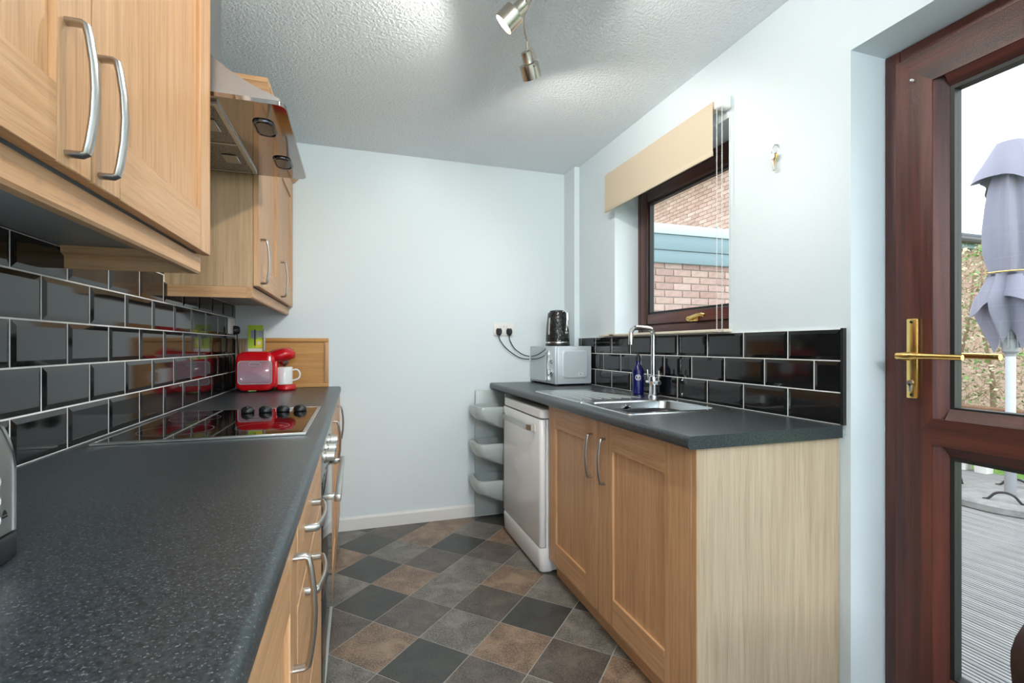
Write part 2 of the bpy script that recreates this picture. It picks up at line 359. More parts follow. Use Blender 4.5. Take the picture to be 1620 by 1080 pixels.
# glazed wall tiles with bevelled faces
tcache = {}
def tilemesh(wd, ht):
    k = (round(wd, 3), round(ht, 3))
    if k not in tcache:
        b = min(0.013, wd*0.3, ht*0.3); lp = []
        for x, q in ((0, 0), (0.0045, 0), (0.0052, 0.0012), (0.0085, b)):
            lp.append([(x, -wd/2+q, -ht/2+q), (x, wd/2-q, -ht/2+q), (x, wd/2-q, ht/2-q), (x, -wd/2+q, ht/2-q)])
        tcache[k] = mesh_of('wall_tile', MB().loft(lp), M['tile'], (0, 0, 0), 5)
    return tcache[k]
part('grout', MB().box(XL, XL+0.0098, 1.02, YE-0.001, 0.911, 1.403).box(XL, XL+0.0098, 1.459, 2.098, 1.403, 1.83), 'grout', wall_left)
for row in range(9):
    z0 = 0.9125+row*0.1033; z1 = z0+0.1003
    for n in range(-2, 12):
        y0 = 1.257+0.2079*n+(0.104 if row % 2 else 0)+0.0015; y1 = y0+0.2049
        zz = z1
        if row < 4: y0, y1 = max(y0, 1.022), min(y1, YE-0.003)
        elif row == 4:
            y0, y1 = max(y0, 1.022), min(y1, YE-0.003)
            if not (y0 > 1.459 and y1 < 2.099): zz = 1.402
        else: y0, y1 = max(y0, 1.46), min(y1, 2.097); zz = min(z1, 1.829)
        if y1-y0 < 0.012 or zz-z0 < 0.012: continue
        piece('wall_tile', tilemesh(y1-y0, zz-z0), wall_left, (XL+0.005, (y0+y1)/2, (z0+zz)/2))
part('grout', MB().box(XR-0.0098, XR, 1.134, 3.036, 0.911, 1.219), 'grout', wall_right)
for row in range(3):
    z0 = 0.9125+row*0.1025; z1 = z0+0.0997
    for n in range(-2, 11):
        y0 = 1.333+0.2075*n+(0.1037 if row % 2 else 0)+0.0015; y1 = y0+0.2045
        y0, y1 = max(y0, 1.135), min(y1, 3.035)
        if y1-y0 < 0.012: continue
        piece('wall_tile', tilemesh(y1-y0, z1-z0), wall_right, (XR-0.005, (y0+y1)/2, (z0+z1)/2), PI)
part('tile_trim', MB().box(1.473, XR, 1.124, 1.1335, 0.911, 1.221), 'black', wall_right, 'black edge strip at the end of the tiles')

# window
win = thing('window_1', 'mahogany framed window above the sink', 'window', (1.66, 2.095, WIN[2]), kind='structure')
y0, y1, z0, z1 = WIN; y0 += 0.001; y1 -= 0.001; z0 += 0.002; z1 -= 0.001
def frame_bars(parent, x0, x1, y0, y1, z0, z1, wd, nm, r=0.006):
    part(nm+'_stile', MB().rbox(x0, x1, y1-wd, y1, z0, z1, r), 'mah_z', parent); part(nm+'_stile', MB().rbox(x0, x1, y0, y0+wd, z0, z1, r), 'mah_z', parent)
    part(nm+'_rail', MB().rbox(x0, x1, y0+wd, y1-wd, z0, z0+wd, r), 'mah_y', parent); part(nm+'_rail', MB().rbox(x0, x1, y0+wd, y1-wd, z1-wd, z1, r), 'mah_y', parent)
frame_bars(win, 1.645, 1.71, y0, y1, z0, z1, 0.050, 'frame')
frame_bars(win, 1.632, 1.69, y0+0.051, y1-0.051, z0+0.051, z1-0.051, 0.062, 'sash', 0.012)
g = MB(); gy0, gy1, gz0, gz1 = y0+0.113, y1-0.113, z0+0.113, z1-0.113
for a in ((gy0, gy0+0.012, gz0, gz1), (gy1-0.012, gy1, gz0, gz1), (gy0+0.012, gy1-0.012, gz0, gz0+0.012), (gy0+0.012, gy1-0.012, gz1-0.012, gz1)): g.box(1.648, 1.675, *a)
part('gasket', g, 'gasket', win)
part('pane', MB().box(1.660, 1.664, gy0+0.012, gy1-0.012, gz0+0.012, gz1-0.012), 'glass', win)
h = MB(); h.rbox(1.618, 1.632, 1.985, 2.055, 1.288, 1.312, 0.004); h.tube(smoothpath([(1.622, 2.04, 1.302), (1.606, 2.035, 1.303), (1.600, 2.0, 1.310), (1.600, 1.95, 1.318), (1.606, 1.92, 1.312)]), 0.0085, 8); h.sphere((1.605, 2.036, 1.302), 0.013)
part('handle', h, 'brass', win, 'brass window handle')
part('sill', MB().rbox(1.445, 1.64, 1.612, 2.56, 1.2215, 1.2345, 0.004).rbox(1.445, 1.486, 2.5, 2.69, 1.2215, 1.2345, 0.004), 'cream', win, 'cream window board')

# garden door
door = thing('door_1', 'mahogany glazed garden door with brass handle', 'door', (1.66, 0.68, 0.0), kind='structure')
dy0, dy1, dz1 = DOOR[0]+0.001, DOOR[1]-0.001, DOOR[3]-0.001
part('frame_jamb', MB().rbox(1.637, 1.72, dy1-0.045, dy1, 0.0, dz1, 0.005).rbox(1.655, 1.72, dy1-0.058, dy1-0.045, 0.0, dz1, 0.003), 'mah_z', door)
part('frame_jamb', MB().rbox(1.637, 1.72, dy0, dy0+0.045, 0.0, dz1, 0.005), 'mah_z', door)
part('frame_head', MB().rbox(1.637, 1.72, dy0+0.045, dy1-0.045, dz1-0.045, dz1, 0.005), 'mah_y', door)
part('threshold', MB().rbox(1.637, 1.72, dy0+0.045, dy1-0.045, 0.0, 0.05, 0.005), 'mah_y', door)
SX0, SX1 = 1.616, 1.69; sa, sb = dy0+0.047, dy1-0.047; st = 0.1
def bead_bar(axis_pts, a0, a1, ax): return MB().prism(axis_pts, a0, a1, ax)
zb_, zt_ = 0.055, 2.048
part('stile', MB().prism([(sb, zb_), (sb, zt_), (sb-st, zt_-st), (sb-st, zb_+0.11)], SX0, SX1, 0), 'mah_z', door)
part('stile', MB().prism([(sa, zb_), (sa+st, zb_+0.11), (sa+st, zt_-st), (sa, zt_)], SX0, SX1, 0), 'mah_z', door)
part('top_rail', MB().prism([(sa, zt_), (sa+st, zt_-st), (sb-st, zt_-st), (sb, zt_)], SX0+0.0004, SX1, 0), 'mah_y', door)
part('bottom_rail', MB().prism([(sa, zb_), (sb, zb_), (sb-st, zb_+0.11), (sa+st, zb_+0.11)], SX0+0.0004, SX1, 0), 'mah_y', door)
mr = MB().prism([(sa+st-0.03, 0.911), (sa+st, 0.872), (sb-st, 0.872), (sb-st+0.03, 0.911), (sb-st, 0.950), (sa+st, 0.950)], SX0-0.0012, SX1, 0)
part('mid_rail', mr, 'mah_y', door)
ya, yb = sa+st, sb-st
for zlo, zhi in ((0.165, 0.872), (0.950, 1.948)):
    bd = 0.030
    def wedge(o): return [(SX0+0.004, 0), (SX1, 0), (SX1, o), (1.648, o), (1.640, o)]
    part('glazing_bead', MB().prism([(SX0+0.004, yb), (SX1, yb), (SX1, yb-bd), (1.642, yb-bd)], zlo, zhi, 2), 'mah_z', door)
    part('glazing_bead', MB().prism([(SX0+0.004, ya), (SX1, ya), (SX1, ya+bd), (1.642, ya+bd)], zlo, zhi, 2), 'mah_z', door)
    part('glazing_bead', MB().prism([(SX0+0.004, zlo), (SX1, zlo), (SX1, zlo+bd), (1.642, zlo+bd)], ya+bd, yb-bd, 1), 'mah_y', door)
    part('glazing_bead', MB().prism([(SX0+0.004, zhi), (SX1, zhi), (SX1, zhi-bd), (1.642, zhi-bd)], ya+bd, yb-bd, 1), 'mah_y', door)
    g = MB(); gw = 0.011
    for q in ((ya+bd, ya+bd+gw, zlo+bd, zhi-bd), (yb-bd-gw, yb-bd, zlo+bd, zhi-bd), (ya+bd+gw, yb-bd-gw, zlo+bd, zlo+bd+gw*0.5), (ya+bd+gw, yb-bd-gw, zhi-bd-gw, zhi-bd)): g.box(1.643, 1.674, *q)
    part('gasket', g, 'gasket', door)
    part('pane', MB().box(1.657, 1.661, ya+bd+gw, yb-bd-gw, zlo+bd+gw*0.5, zhi-bd-gw), 'glass', door)
hp = MB().rbox(1.601, SX0, 0.992, 1.023, 1.005, 1.247, 0.004)
hpo = part('handle_plate', hp, 'brass', door, 'brass handle plate')
lv = MB().lathe([(0.013, 0), (0.013, 0.038)], (0, 0, 0), 16, Matrix.Translation((1.600, 1.010, 1.133)) @ Matrix.Rotation(-PI/2, 4, 'Y'))
lv.tube(smoothpath([(1.568, 1.026, 1.134), (1.566, 1.0, 1.134), (1.567, 0.94, 1.134), (1.570, 0.862, 1.132)]), [0.011]*9+[0.0085]*9+[0.008], 10)
part('lever', lv, 'brass', hpo)
lo = MB().tube([(1.69, 1.008, 1.133), (1.745, 1.008, 1.133)], 0.011, 10).tube(smoothpath([(1.745, 1.015, 1.134), (1.747, 0.95, 1.134), (1.745, 0.868, 1.132)]), 0.0095, 10)
part('lever', lo, 'brass', hpo)
ky = MB().lathe([(0.0085, 0), (0.0085, 0.005)], (0, 0, 0), 14, Matrix.Translation((1.601, 1.010, 1.052)) @ Matrix.Rotation(-PI/2, 4, 'Y')).rbox(1.596, 1.601, 1.005, 1.015, 1.026, 1.052, 0.002)
part('lock_cylinder', ky, 'steel', hpo)
sc_ = MB()
for zz in (1.236, 1.016): sc_.lathe([(0.004, 0), (0.004, 0.002)], (0, 0, 0), 10, Matrix.Translation((1.6012, 1.008, zz)) @ Matrix.Rotation(-PI/2, 4, 'Y'))
part('screw', sc_, 'black', hpo)
part('pin', MB().lathe([(0.0035, 0), (0.004, 0.008), (0.003, 0.011)], (0, 0, 0), 10, Matrix.Translation((SX0, 1.012, 1.972)) @ Matrix.Rotation(-PI/2, 4, 'Y')), 'whitep', door, 'small white pin')

# ------------------------------------------------------------------ shared kitchen parts
def bow_handle(face, X, c, axis, length=0.175, off=0.031, wd=0.016):
    # face = +1: projects towards +X ; axis 'z' upright, 'y' level ; c = (y, z) of the middle
    pts = []
    hl = length/2
    for s_, d in ((-hl, 0), (-hl, off*0.55), (-hl*0.97, off*0.70), (-hl*0.8, off*0.80), (-hl*0.4, off*0.95), (0, off), (hl*0.4, off*0.95), (hl*0.8, off*0.80), (hl*0.97, off*0.70), (hl, off*0.55), (hl, 0)):
        pts.append((X+face*d, c[0], c[1]+s_) if axis == 'z' else (X+face*d, c[0]+s_, c[1]))
    return MB().sweep(pts, oval(wd, 0.0098, 12), (0, 1, 0) if axis == 'z' else (0, 0, 1))
def shaker_door(cab, face, X, y0, y1, z0, z1, stile=0.09, rail=0.1, t=0.02, handle=None, nm='door', stile2=None):
    # X is the front plane; the leaf is t thick behind it; returns the door part (panel) with stiles and rails as sub-parts
    s2 = stile2 or stile; b = X-face*t
    def rng(d0, d1): return (min(X-face*d0, X-face*d1), max(X-face*d0, X-face*d1))
    px0, px1 = rng(0.009, t)
    d = part(nm, MB().box(px0, px1, y0+stile-0.004, y1-s2+0.004, z0+rail-0.004, z1-rail+0.004), 'oak_z', cab)
    fx0, fx1 = rng(0, t)
    part('stile', MB().rbox(fx0, fx1, y0, y0+stile, z0, z1, 0.0018, 1), 'oak_z', d); part('stile', MB().rbox(fx0, fx1, y1-s2, y1, z0, z1, 0.0018, 1), 'oak_z', d)
    part('rail', MB().rbox(fx0, fx1, y0+stile, y1-s2, z0, z0+rail, 0.0012, 1), 'oak_y', d); part('rail', MB().rbox(fx0, fx1, y0+stile, y1-s2, z1-rail, z1, 0.0012, 1), 'oak_y', d)
    if handle: part('handle', bow_handle(face, X, handle, 'z'), 'nickel', d, 'bowed satin metal handle')
    return d

# ------------------------------------------------------------------ left run: worktop and base units
def worktop_profile(xf, xb, z0, z1, face):
    r = 0.014; pts = [(xb, z0), (xb, z1)]
    for i in range(6): a = i*PI/2/5; pts.append((xf-face*r+face*r*math.sin(a), z1-r+r*math.cos(a)))
    for i in range(6): a = i*PI/2/5; pts.append((xf-face*r+face*r*math.cos(a), z0+r-r*math.sin(a)))
    return pts
solo('worktop', MB().prism(worktop_profile(-0.085, -0.669, 0.872, 0.910, 1), -0.30, YE-0.001, 1), 'slate', 'long speckled slate grey worktop along the hob side', 'worktop')
FX = -0.092
def base_unit(name, label, y0, y1, xb=-0.668, xf=-0.113, plinth=True, face=1):
    t = thing(name, label, 'cabinet', ((xb+xf)/2, (y0+y1)/2, 0))
    part('carcass', MB().box(min(xb, xf), max(xb, xf), y0+0.001, y1-0.001, 0.10, 0.8715), 'carcass', t)
    part('plinth', MB().box(*( (xf-0.05, xf-0.035) if face > 0 else (xf+0.014, xf+0.026)), y0+0.001, y1-0.001, 0.001, 0.099), 'oak_y', t)
    return t
t = base_unit('base_cabinet', 'oak base cabinet nearest on the left, with one upright bow handle', 0.28, 0.875)
shaker_door(t, 1, FX, 0.283, 0.873, 0.105, 0.867, handle=(0.822, 0.745))
t = base_unit('drawer_cabinet', 'oak drawer cabinet left of the oven, with level bow handles', 0.877, 1.478)
for z0, z1, hz in ((0.727, 0.867, 0.812), (0.442, 0.722, 0.690), (0.105, 0.437, 0.385)):
    d = part('drawer', MB().rbox(FX-0.02, FX, 0.880, 1.475, z0, z1, 0.0018, 1), 'oak_y', t)
    part('handle', bow_handle(1, FX, (1.085, hz), 'y', 0.16, 0.032, 0.016), 'nickel', d, 'bowed satin metal handle')
t = base_unit('base_cabinet', 'oak base cabinet beyond the oven by the far wall', 2.092, 3.206)
shaker_door(t, 1, FX, 2.095, 2.645, 0.105, 0.867, handle=(2.175, 0.755)); shaker_door(t, 1, FX, 2.65, 3.203, 0.105, 0.867, handle=(2.72, 0.755))
ov = thing('oven', 'built in oven with black glass door under the hob', 'oven', (-0.39, 1.785, 0))
part('body', MB().box(-0.66, -0.118, 1.482, 2.088, 0.11, 0.8715), 'steel', ov)
part('plinth', MB().box(-0.163, -0.148, 1.482, 2.088, 0.001, 0.099), 'oak_y', ov)
cp = part('control_panel', MB().rbox(-0.117, FX, 1.483, 2.087, 0.765, 0.867, 0.003), 'steel', ov)
for yy in (1.60, 1.73, 1.87):
    k = MB().lathe([(0.022, 0), (0.022, 0.006), (0.018, 0.008), (0.0165, 0.030), (0.014, 0.032)], (0, 0, 0), 18, Matrix.Translation((FX, yy, 0.822)) @ Matrix.Rotation(PI/2, 4, 'Y'))
    part('knob', k, 'steel', cp)
od = part('oven_door', MB().rbox(-0.117, FX+0.002, 1.483, 2.087, 0.105, 0.760, 0.003), 'blackglass', ov)
hb = MB().rbox(-0.058, -0.040, 1.52, 2.05, 0.700, 0.722, 0.004).rbox(FX+0.002, -0.058, 1.535, 1.555, 0.703, 0.719, 0.002).rbox(FX+0.002, -0.058, 2.015, 2.035, 0.703, 0.719, 0.002)
part('handle', hb, 'steel', od, 'steel bar handle')
part('door_trim', MB().rbox(-0.118, FX+0.004, 1.4825, 2.0875, 0.100, 0.1045, 0.001), 'steel', od)

# hob
hob = thing('hob', 'black glass electric hob with four black knobs', 'hob', (-0.385, 1.80, 0.9105))
part('glass_top', MB().rbox(-0.632, -0.146, 1.496, 2.105, 0.9107, 0.9165, 0.001, 1), 'blackglass', hob)
hb = MB().rbox(-0.640, -0.133, 1.484, 1.4955, 0.9106, 0.9172, 0.001, 1).rbox(-0.1455, -0.133, 1.4955, 2.112, 0.9106, 0.9172, 0.001, 1).rbox(-0.640, -0.6325, 1.4955, 2.112, 0.9106, 0.9172, 0.001, 1).rbox(-0.6325, -0.1455, 2.1055, 2.112, 0.9106, 0.9172, 0.001, 1)
part('trim', hb, 'steel', hob)
for xx in (-0.378, -0.319, -0.259, -0.200):
    part('knob', MB().lathe([(0.021, 0), (0.0235, 0.003), (0.0235, 0.010), (0.021, 0.016), (0.015, 0.021), (0.006, 0.0235)], (xx, 1.995, 0.9167), 20).rbox(xx-0.004, xx+0.004, 1.977, 2.013, 0.930, 0.942, 0.003), 'black', hob)
rg = MB()
for cx, cy, r in ((-0.50, 1.65, 0.095), (-0.27, 1.64, 0.075), (-0.52, 1.90, 0.075)):
    lp = [[(cx+q*math.cos(2*PI*i/40), cy+q*math.sin(2*PI*i/40), 0.9166) for i in range(40)] for q in (r, r-0.0012)]; rg.loft(lp, False, False)
part('zone_ring', rg, 'print', hob)

# ------------------------------------------------------------------ wall cabinets
DX, CX = -0.362, -0.383
def wall_unit(name, label, y0, y1, doors, side_y, far):
    t = thing(name, label, 'cabinet', (-0.53, (y0+y1)/2, 1.35))
    e = 0.016
    xw = XL+0.001
    part('carcass', MB().box(xw, CX, y0+e, y1-e, 1.4065, 2.15), 'grey', t, 'white carcass underside coloured grey for shade')
    part('side_panel', MB().box(xw, CX, y0, y0+e-0.0005, 1.396, 2.15), 'oak_lam', t); part('side_panel', MB().box(xw, CX, y1-e+0.0005, y1, 1.404, 2.15), 'oak_lam', t)
    for (a, b, hy) in doors: shaker_door(t, 1, DX, a, b, 1.400, 2.148, 0.085, 0.1, 0.02, (hy, 1.505))
    prof = [(-0.405, 1.396), (-0.405, 1.352), (-0.389, 1.352), (-0.385, 1.357), (-0.385, 1.396)]
    part('pelmet', MB().prism(prof, y0, y1, 1), 'oak_y', t)
    if far: part('pelmet_return', MB().box(-0.670, -0.4055, y0+0.0005, y0+0.018, 1.352, 1.3955), 'oak_x', t)
    else:
        pr = [(y1-0.022, 1.4055), (y1-0.022, 1.390), (y1-0.018, 1.386), (y1-0.010, 1.384), (y1-0.007, 1.378), (y1-0.007, 1.352), (y1-0.0005, 1.352), (y1-0.0005, 1.4035), (y1-0.015, 1.4055)]
        part('pelmet_return', MB().prism(pr, -0.670, -0.4055, 0), 'oak_x', t)
    cr = [(CX-0.012, 2.151), (DX-0.005, 2.151), (-0.350, 2.160), (-0.328, 2.186), (-0.322, 2.190), (-0.322, 2.207), (CX+0.010, 2.207)]
    part('cornice', MB().prism(cr, y0 if not far else y0-0.0, y1, 1), 'oak_y', t)
    if far:
        cs_ = [(y0-0.001, 2.151), (y0-0.012, 2.160), (y0-0.034, 2.186), (y0-0.040, 2.190), (y0-0.040, 2.207), (y0-0.001, 2.207)]
        part('cornice', MB().prism(cs_, XL+0.002, -0.324, 0), 'oak_x', t)
    return t
wall_unit('wall_cabinet', 'large oak wall cabinet nearest the camera, upper left', 0.25, 1.448, [(0.253, 0.848, 0.785), (0.852, 1.446, 0.872)], None, False)
wall_unit('wall_cabinet', 'oak wall cabinet on the far side of the cooker hood', 2.112, 3.205, [(2.114, 2.655, 2.16), (2.659, 3.203, 2.71)], None, True)

# cooker hood
hd = thing('cooker_hood', 'stainless cooker hood between the two wall cabinets', 'cooker hood', (-0.43, 1.78, 1.83))
HZ = 1.832; hy0, hy1 = 1.468, 2.094
outl = [(XL+0.012, HZ+0.012), (-0.20, HZ+0.012), (-0.20, HZ+0.020), (-0.265, HZ+0.045), (-0.33, HZ+0.082), (-0.385, HZ+0.125), (-0.425, HZ+0.175), (-0.44, HZ+0.23), (XL+0.012, HZ+0.23)]
part('canopy', MB().prism(outl, hy0+0.004, hy1-0.004, 1), 'hoodside', hd)
part('chimney', MB().rbox(XL+0.012, -0.445, 1.66, 1.91, HZ+0.231, ZC-0.001, 0.003), 'hoodside', hd)
lipo = [(x, y, z) for z in (0,) for x, y in ()]
lp = [[(x, y, z) for x, y in rrect((XL+0.012-0.186)/2, (hy0+hy1)/2, (-0.186)-(XL+0.012), hy1-hy0, 0.03, 5)] for z in (HZ, HZ+0.0115)]
part('underside', MB().loft(lp), 'mirror', hd, 'mirror polished underside')
for ya, yb in ((hy0+0.045, 1.778), (1.792, hy1-0.045)):
    fl = part('grease_filter', MB().rbox(-0.66, -0.371, ya, yb, HZ-0.006, HZ-0.0005, 0.002, 1), 'mesh', hd)
    part('filter_latch', MB().rbox(-0.440, -0.392, (ya+yb)/2-0.04, (ya+yb)/2+0.04, HZ-0.010, HZ-0.0062, 0.002, 1), 'nickel', fl)
tr = MB().box(-0.3705, -0.359, hy0+0.03, hy1-0.03, HZ-0.008, HZ-0.0005).box(-0.66, -0.371, 1.7785, 1.7915, HZ-0.008, HZ-0.0005).box(-0.66, -0.371, hy0+0.032, hy0+0.0445, HZ-0.008, HZ-0.0005).box(-0.66, -0.371, hy1-0.0445, hy1-0.032, HZ-0.008, HZ-0.0005)
part('filter_frame', tr, 'steel', hd)
for xx, yy in ((-0.262, 1.635), (-0.250, 1.925)):
    q = [[(x, y, z) for x, y in rrect(xx, yy, w_, h_, r_, 5)] for w_, h_, r_, z in ((0.060, 0.118, 0.026, HZ-0.0004), (0.058, 0.116, 0.026, HZ-0.005), (0.050, 0.106, 0.023, HZ-0.0055), (0.047, 0.102, 0.021, HZ-0.0025))]
    lm = part('lamp', MB().loft(q), 'gunmetal', hd, 'dark recessed lamp')
    part('lens', MB().loft([[(x, y, z) for x, y in rrect(xx, yy, 0.040, 0.090, 0.018, 5)] for z in (HZ-0.0026, HZ-0.0050)]), 'gunmetal', lm)

# ------------------------------------------------------------------ far left corner: boards, coffee machine, mug, card pack, socket
bd = thing('chopping_board', 'large bamboo board with raised rim leaning on far wall', 'board', (-0.41, 3.19, 0.911))
bx0, bx1, bz0, bz1 = -0.60, -0.157, 0.911, 1.212
part('board', MB().rbox(bx0+0.024, bx1-0.024, 3.192, 3.204, bz0+0.024, bz1-0.024, 0.001, 1), 'bamboo', bd)
for a in ((bx0, bx1, bz0, bz0+0.024), (bx0, bx1, bz1-0.024, bz1)): part('rim', MB().rbox(a[0], a[1], 3.180, 3.206, a[2], a[3], 0.003), 'bamboo', bd)
for a in ((bx0, bx0+0.024), (bx1-0.024, bx1)): part('rim', MB().rbox(a[0], a[1], 3.180, 3.206, bz0+0.0245, bz1-0.0245, 0.003), 'oak_z', bd)
b2 = thing('chopping_board', 'narrow striped wooden board standing in the corner behind the coffee machine', 'board', (-0.635, 3.19, 0.911))
for i, mt in enumerate(('oak_z', 'ash', 'oak_z', 'carcass')): part('strip', MB().rbox(-0.664+i*0.0155, -0.6495+i*0.0155, 3.178, 3.205, 0.911, 1.208, 0.002, 1), mt, b2)
cm = thing('coffee_machine', 'red pod coffee machine with clear water tank', 'coffee machine', (-0.52, 3.02, 0.911))
body = MB(); lp = []
for yy, q in ((2.935, 0.012), (2.938, 0.006), (2.946, 0.0), (3.135, 0.0), (3.145, 0.006), (3.15, 0.014)):
    lp.append([(x, yy, z) for x, z in rrect(-0.522, 1.024, 0.192-2*q, 0.214-2*q, 0.045-q*0.5, 6)])
body.loft(lp); part('body', body, 'red', cm)
hdm = MB(); lp = []
for xx, hz, ry, rz in ((-0.47, 1.100, 0.075, 0.032), (-0.44, 1.104, 0.08, 0.038), (-0.40, 1.112, 0.08, 0.041), (-0.365, 1.116, 0.072, 0.038), (-0.342, 1.115, 0.055, 0.028), (-0.330, 1.112, 0.028, 0.014)):
    lp.append([(xx, 3.035+ry*math.cos(2*PI*i/18), hz+rz*math.sin(2*PI*i/18)) for i in range(18)])
part('brew_head', hdm.loft(lp), 'red', cm)
part('spout', MB().lathe([(0.030, 0), (0.024, -0.02), (0.012, -0.030), (0.010, -0.033)], (-0.388, 3.035, 1.080), 16), 'lampnickel', cm)
part('spine', MB().rbox(-0.445, -0.415, 2.985, 3.09, 0.93, 1.09, 0.01), 'red', cm)
part('cup_stand', MB().lathe([(0.046, 0), (0.052, 0.006), (0.052, 0.024), (0.046, 0.032)], (-0.378, 3.03, 0.9112), 28), 'red', cm)
tk = MB(); lp = []
for yy, q in ((2.9305, 0.004), (2.9275, 0.0), (2.9255, 0.003)): lp.append([(x, yy, z) for x, z in rrect(-0.5215, 1.018, 0.158-2*q, 0.118-2*q, 0.016, 4)])
part('sticker', MB().box(-0.555, -0.515, 2.9335, 2.9345, 0.916, 0.921), 'leaf', cm, 'small green sticker')
tko = part('water_tank', MB().loft(lp), 'tank', cm, 'clear lilac water tank')
part('tank_rim', MB().loft([[(x, yy, z) for x, z in rrect(-0.5215, 1.018, w_, h_, 0.017, 4)] for yy, w_, h_ in ((2.9345, 0.170, 0.130), (2.929, 0.168, 0.128), (2.929, 0.160, 0.120), (2.9345, 0.158, 0.118))], False, False), 'smoke', tko)
part('tank_grip', MB().tube([(x, 2.9245, z) for x, z in rrect(-0.5215, 1.062, 0.056, 0.018, 0.0088, 4)], 0.0022, 6, closed=True), 'smoke', tko)
part('tank_inside', MB().rbox(-0.59, -0.45, 2.9325, 2.9345, 0.967, 1.010, 0.001, 1).rbox(-0.575, -0.548, 2.929, 2.9324, 0.975, 0.997, 0.001, 1), 'smoke', tko)
mg = thing('mug', 'plain white mug standing on the red cup stand of the coffee machine', 'mug', (-0.386, 3.02, 0.9435))
part('cup', MB().lathe([(0.039, 0), (0.043, 0.003), (0.044, 0.098), (0.043, 0.100), (0.041, 0.098), (0.039, 0.008), (0.001, 0.006)], (-0.386, 3.02, 0.9438), 28), 'ceramic', mg)
part('handle', MB().tube(smoothpath([(-0.344, 3.02, 1.026), (-0.318, 3.02, 1.027), (-0.304, 3.02, 1.003), (-0.313, 3.02, 0.976), (-0.345, 3.02, 0.965)]), 0.0048, 10), 'ceramic', mg)
bx = thing('card_pack', 'lime green packet standing on top of the coffee machine', 'packet', (-0.538, 3.05, 1.132))
part('card', MB().rbox(-0.578, -0.500, 3.046, 3.050, 1.132, 1.282, 0.001, 1), 'lime', bx)
part('blister', MB().rbox(-0.497+0.0, -0.487, 3.030, 3.050, 1.135, 1.262, 0.004), 'smoke', bx)
part('printed_picture', MB().box(-0.562, -0.530, 3.0452, 3.0458, 1.205, 1.252).box(-0.526, -0.502, 3.0452, 3.0458, 1.212, 1.250), 'print', bx)
part('printed_picture', MB().box(-0.545, -0.538, 3.0446, 3.0451, 1.165, 1.258), 'black', bx)
part('printed_panel', MB().box(-0.536, -0.502, 3.0452, 3.0458, 1.155, 1.200), 'yellow', bx); part('printed_band', MB().box(-0.577, -0.501, 3.0452, 3.0458, 1.133, 1.150), 'whitep', bx)
part('printed_mark', MB().prism([(-0.530+dx, 1.17+dz) for dx, dz in ((0, 0.02), (0.003, 0.02), (0.006, 0.008), (0.009, 0.02), (0.012, 0.02), (0.015, 0.008), (0.018, 0.02), (0.021, 0.02), (0.0165, 0), (0.0135, 0), (0.0105, 0.011), (0.0075, 0), (0.0045, 0))], 3.0444, 3.0451, 1), 'whitep', bx)

def socket(label, loc, rot):
    s_ = thing('wall_socket', label, 'socket', loc)
    L0 = Vector(loc)
    def P(mb): return MB().add([tuple(Vector(p)+L0) for p in mb.v], mb.f)
    part('plate', P(MB().rbox(-0.073, 0.073, -0.009, -0.0003, -0.043, 0.043, 0.003)), 'whitep', s_)
    for xx in (-0.022, 0.022):
        part('switch', P(MB().rbox(xx-0.006, xx+0.006, -0.0115, -0.0091, 0.012, 0.030, 0.001, 1)), 'whitep', s_)
    part('neon', P(MB().box(-0.003, 0.003, -0.0098, -0.0091, 0.018, 0.024)), 'redlens', s_)
    s_.rotation_euler = (0, 0, rot); return s_
def plug(label, loc, rot, path, r=0.0033):
    p = thing('power_plug', label, 'plug', loc)
    L0 = Vector(loc); b = MB(); lp = []
    for y_, s_ in ((-0.0002, 1.0), (-0.012, 1.0), (-0.024, 0.86), (-0.030, 0.60)):
        lp.append([(x*s_, y_, z*s_) for x, z in ((-0.020, 0.012), (-0.013, 0.024), (0.013, 0.024), (0.020, 0.012), (0.019, -0.012), (0.010, -0.026), (-0.010, -0.026), (-0.019, -0.012))])
    b.loft(lp)
    part('plug_body', MB().add([tuple(Vector(q)+L0) for q in b.v], b.f), 'black', p)
    part('cable', MB().tube([Matrix.Rotation(-rot, 4, 'Z') @ (Vector(q)-L0)+L0 for q in smoothpath(path, 8)], r, 8), 'black', p)
    p.rotation_euler = (0, 0, rot); return p
socket('white double socket on far wall with two black plugs', (0.985, YE, 1.278), 0)
plug('black plug on the left side of the far wall socket', (0.947, YE-0.0095, 1.262), 0, [(0.947, 3.19, 1.238), (0.952, 3.185, 1.205), (1.00, 3.185, 1.145), (1.07, 3.187, 1.095), (1.12, 3.19, 1.075), (1.17, 3.19, 1.07)])
plug('black plug on the right side of the far wall socket', (1.022, YE-0.0095, 1.262), 0, [(1.022, 3.19, 1.238), (1.024, 3.187, 1.205), (1.055, 3.185, 1.150), (1.095, 3.187, 1.118), (1.13, 3.19, 1.100), (1.17, 3.19, 1.09)])
so = socket('white socket on the black tiles by the coffee machine', (XL+0.0135, 3.075, 1.275), PI/2)
plug('black plug in the socket on black tiles beside the coffee machine', (XL+0.023, 3.112, 1.255), PI/2, [(-0.645, 3.112, 1.232), (-0.643, 3.112, 1.19), (-0.637, 3.115, 1.08), (-0.630, 3.14, 0.96), (-0.627, 3.160, 0.920), (-0.60, 3.166, 0.916)])

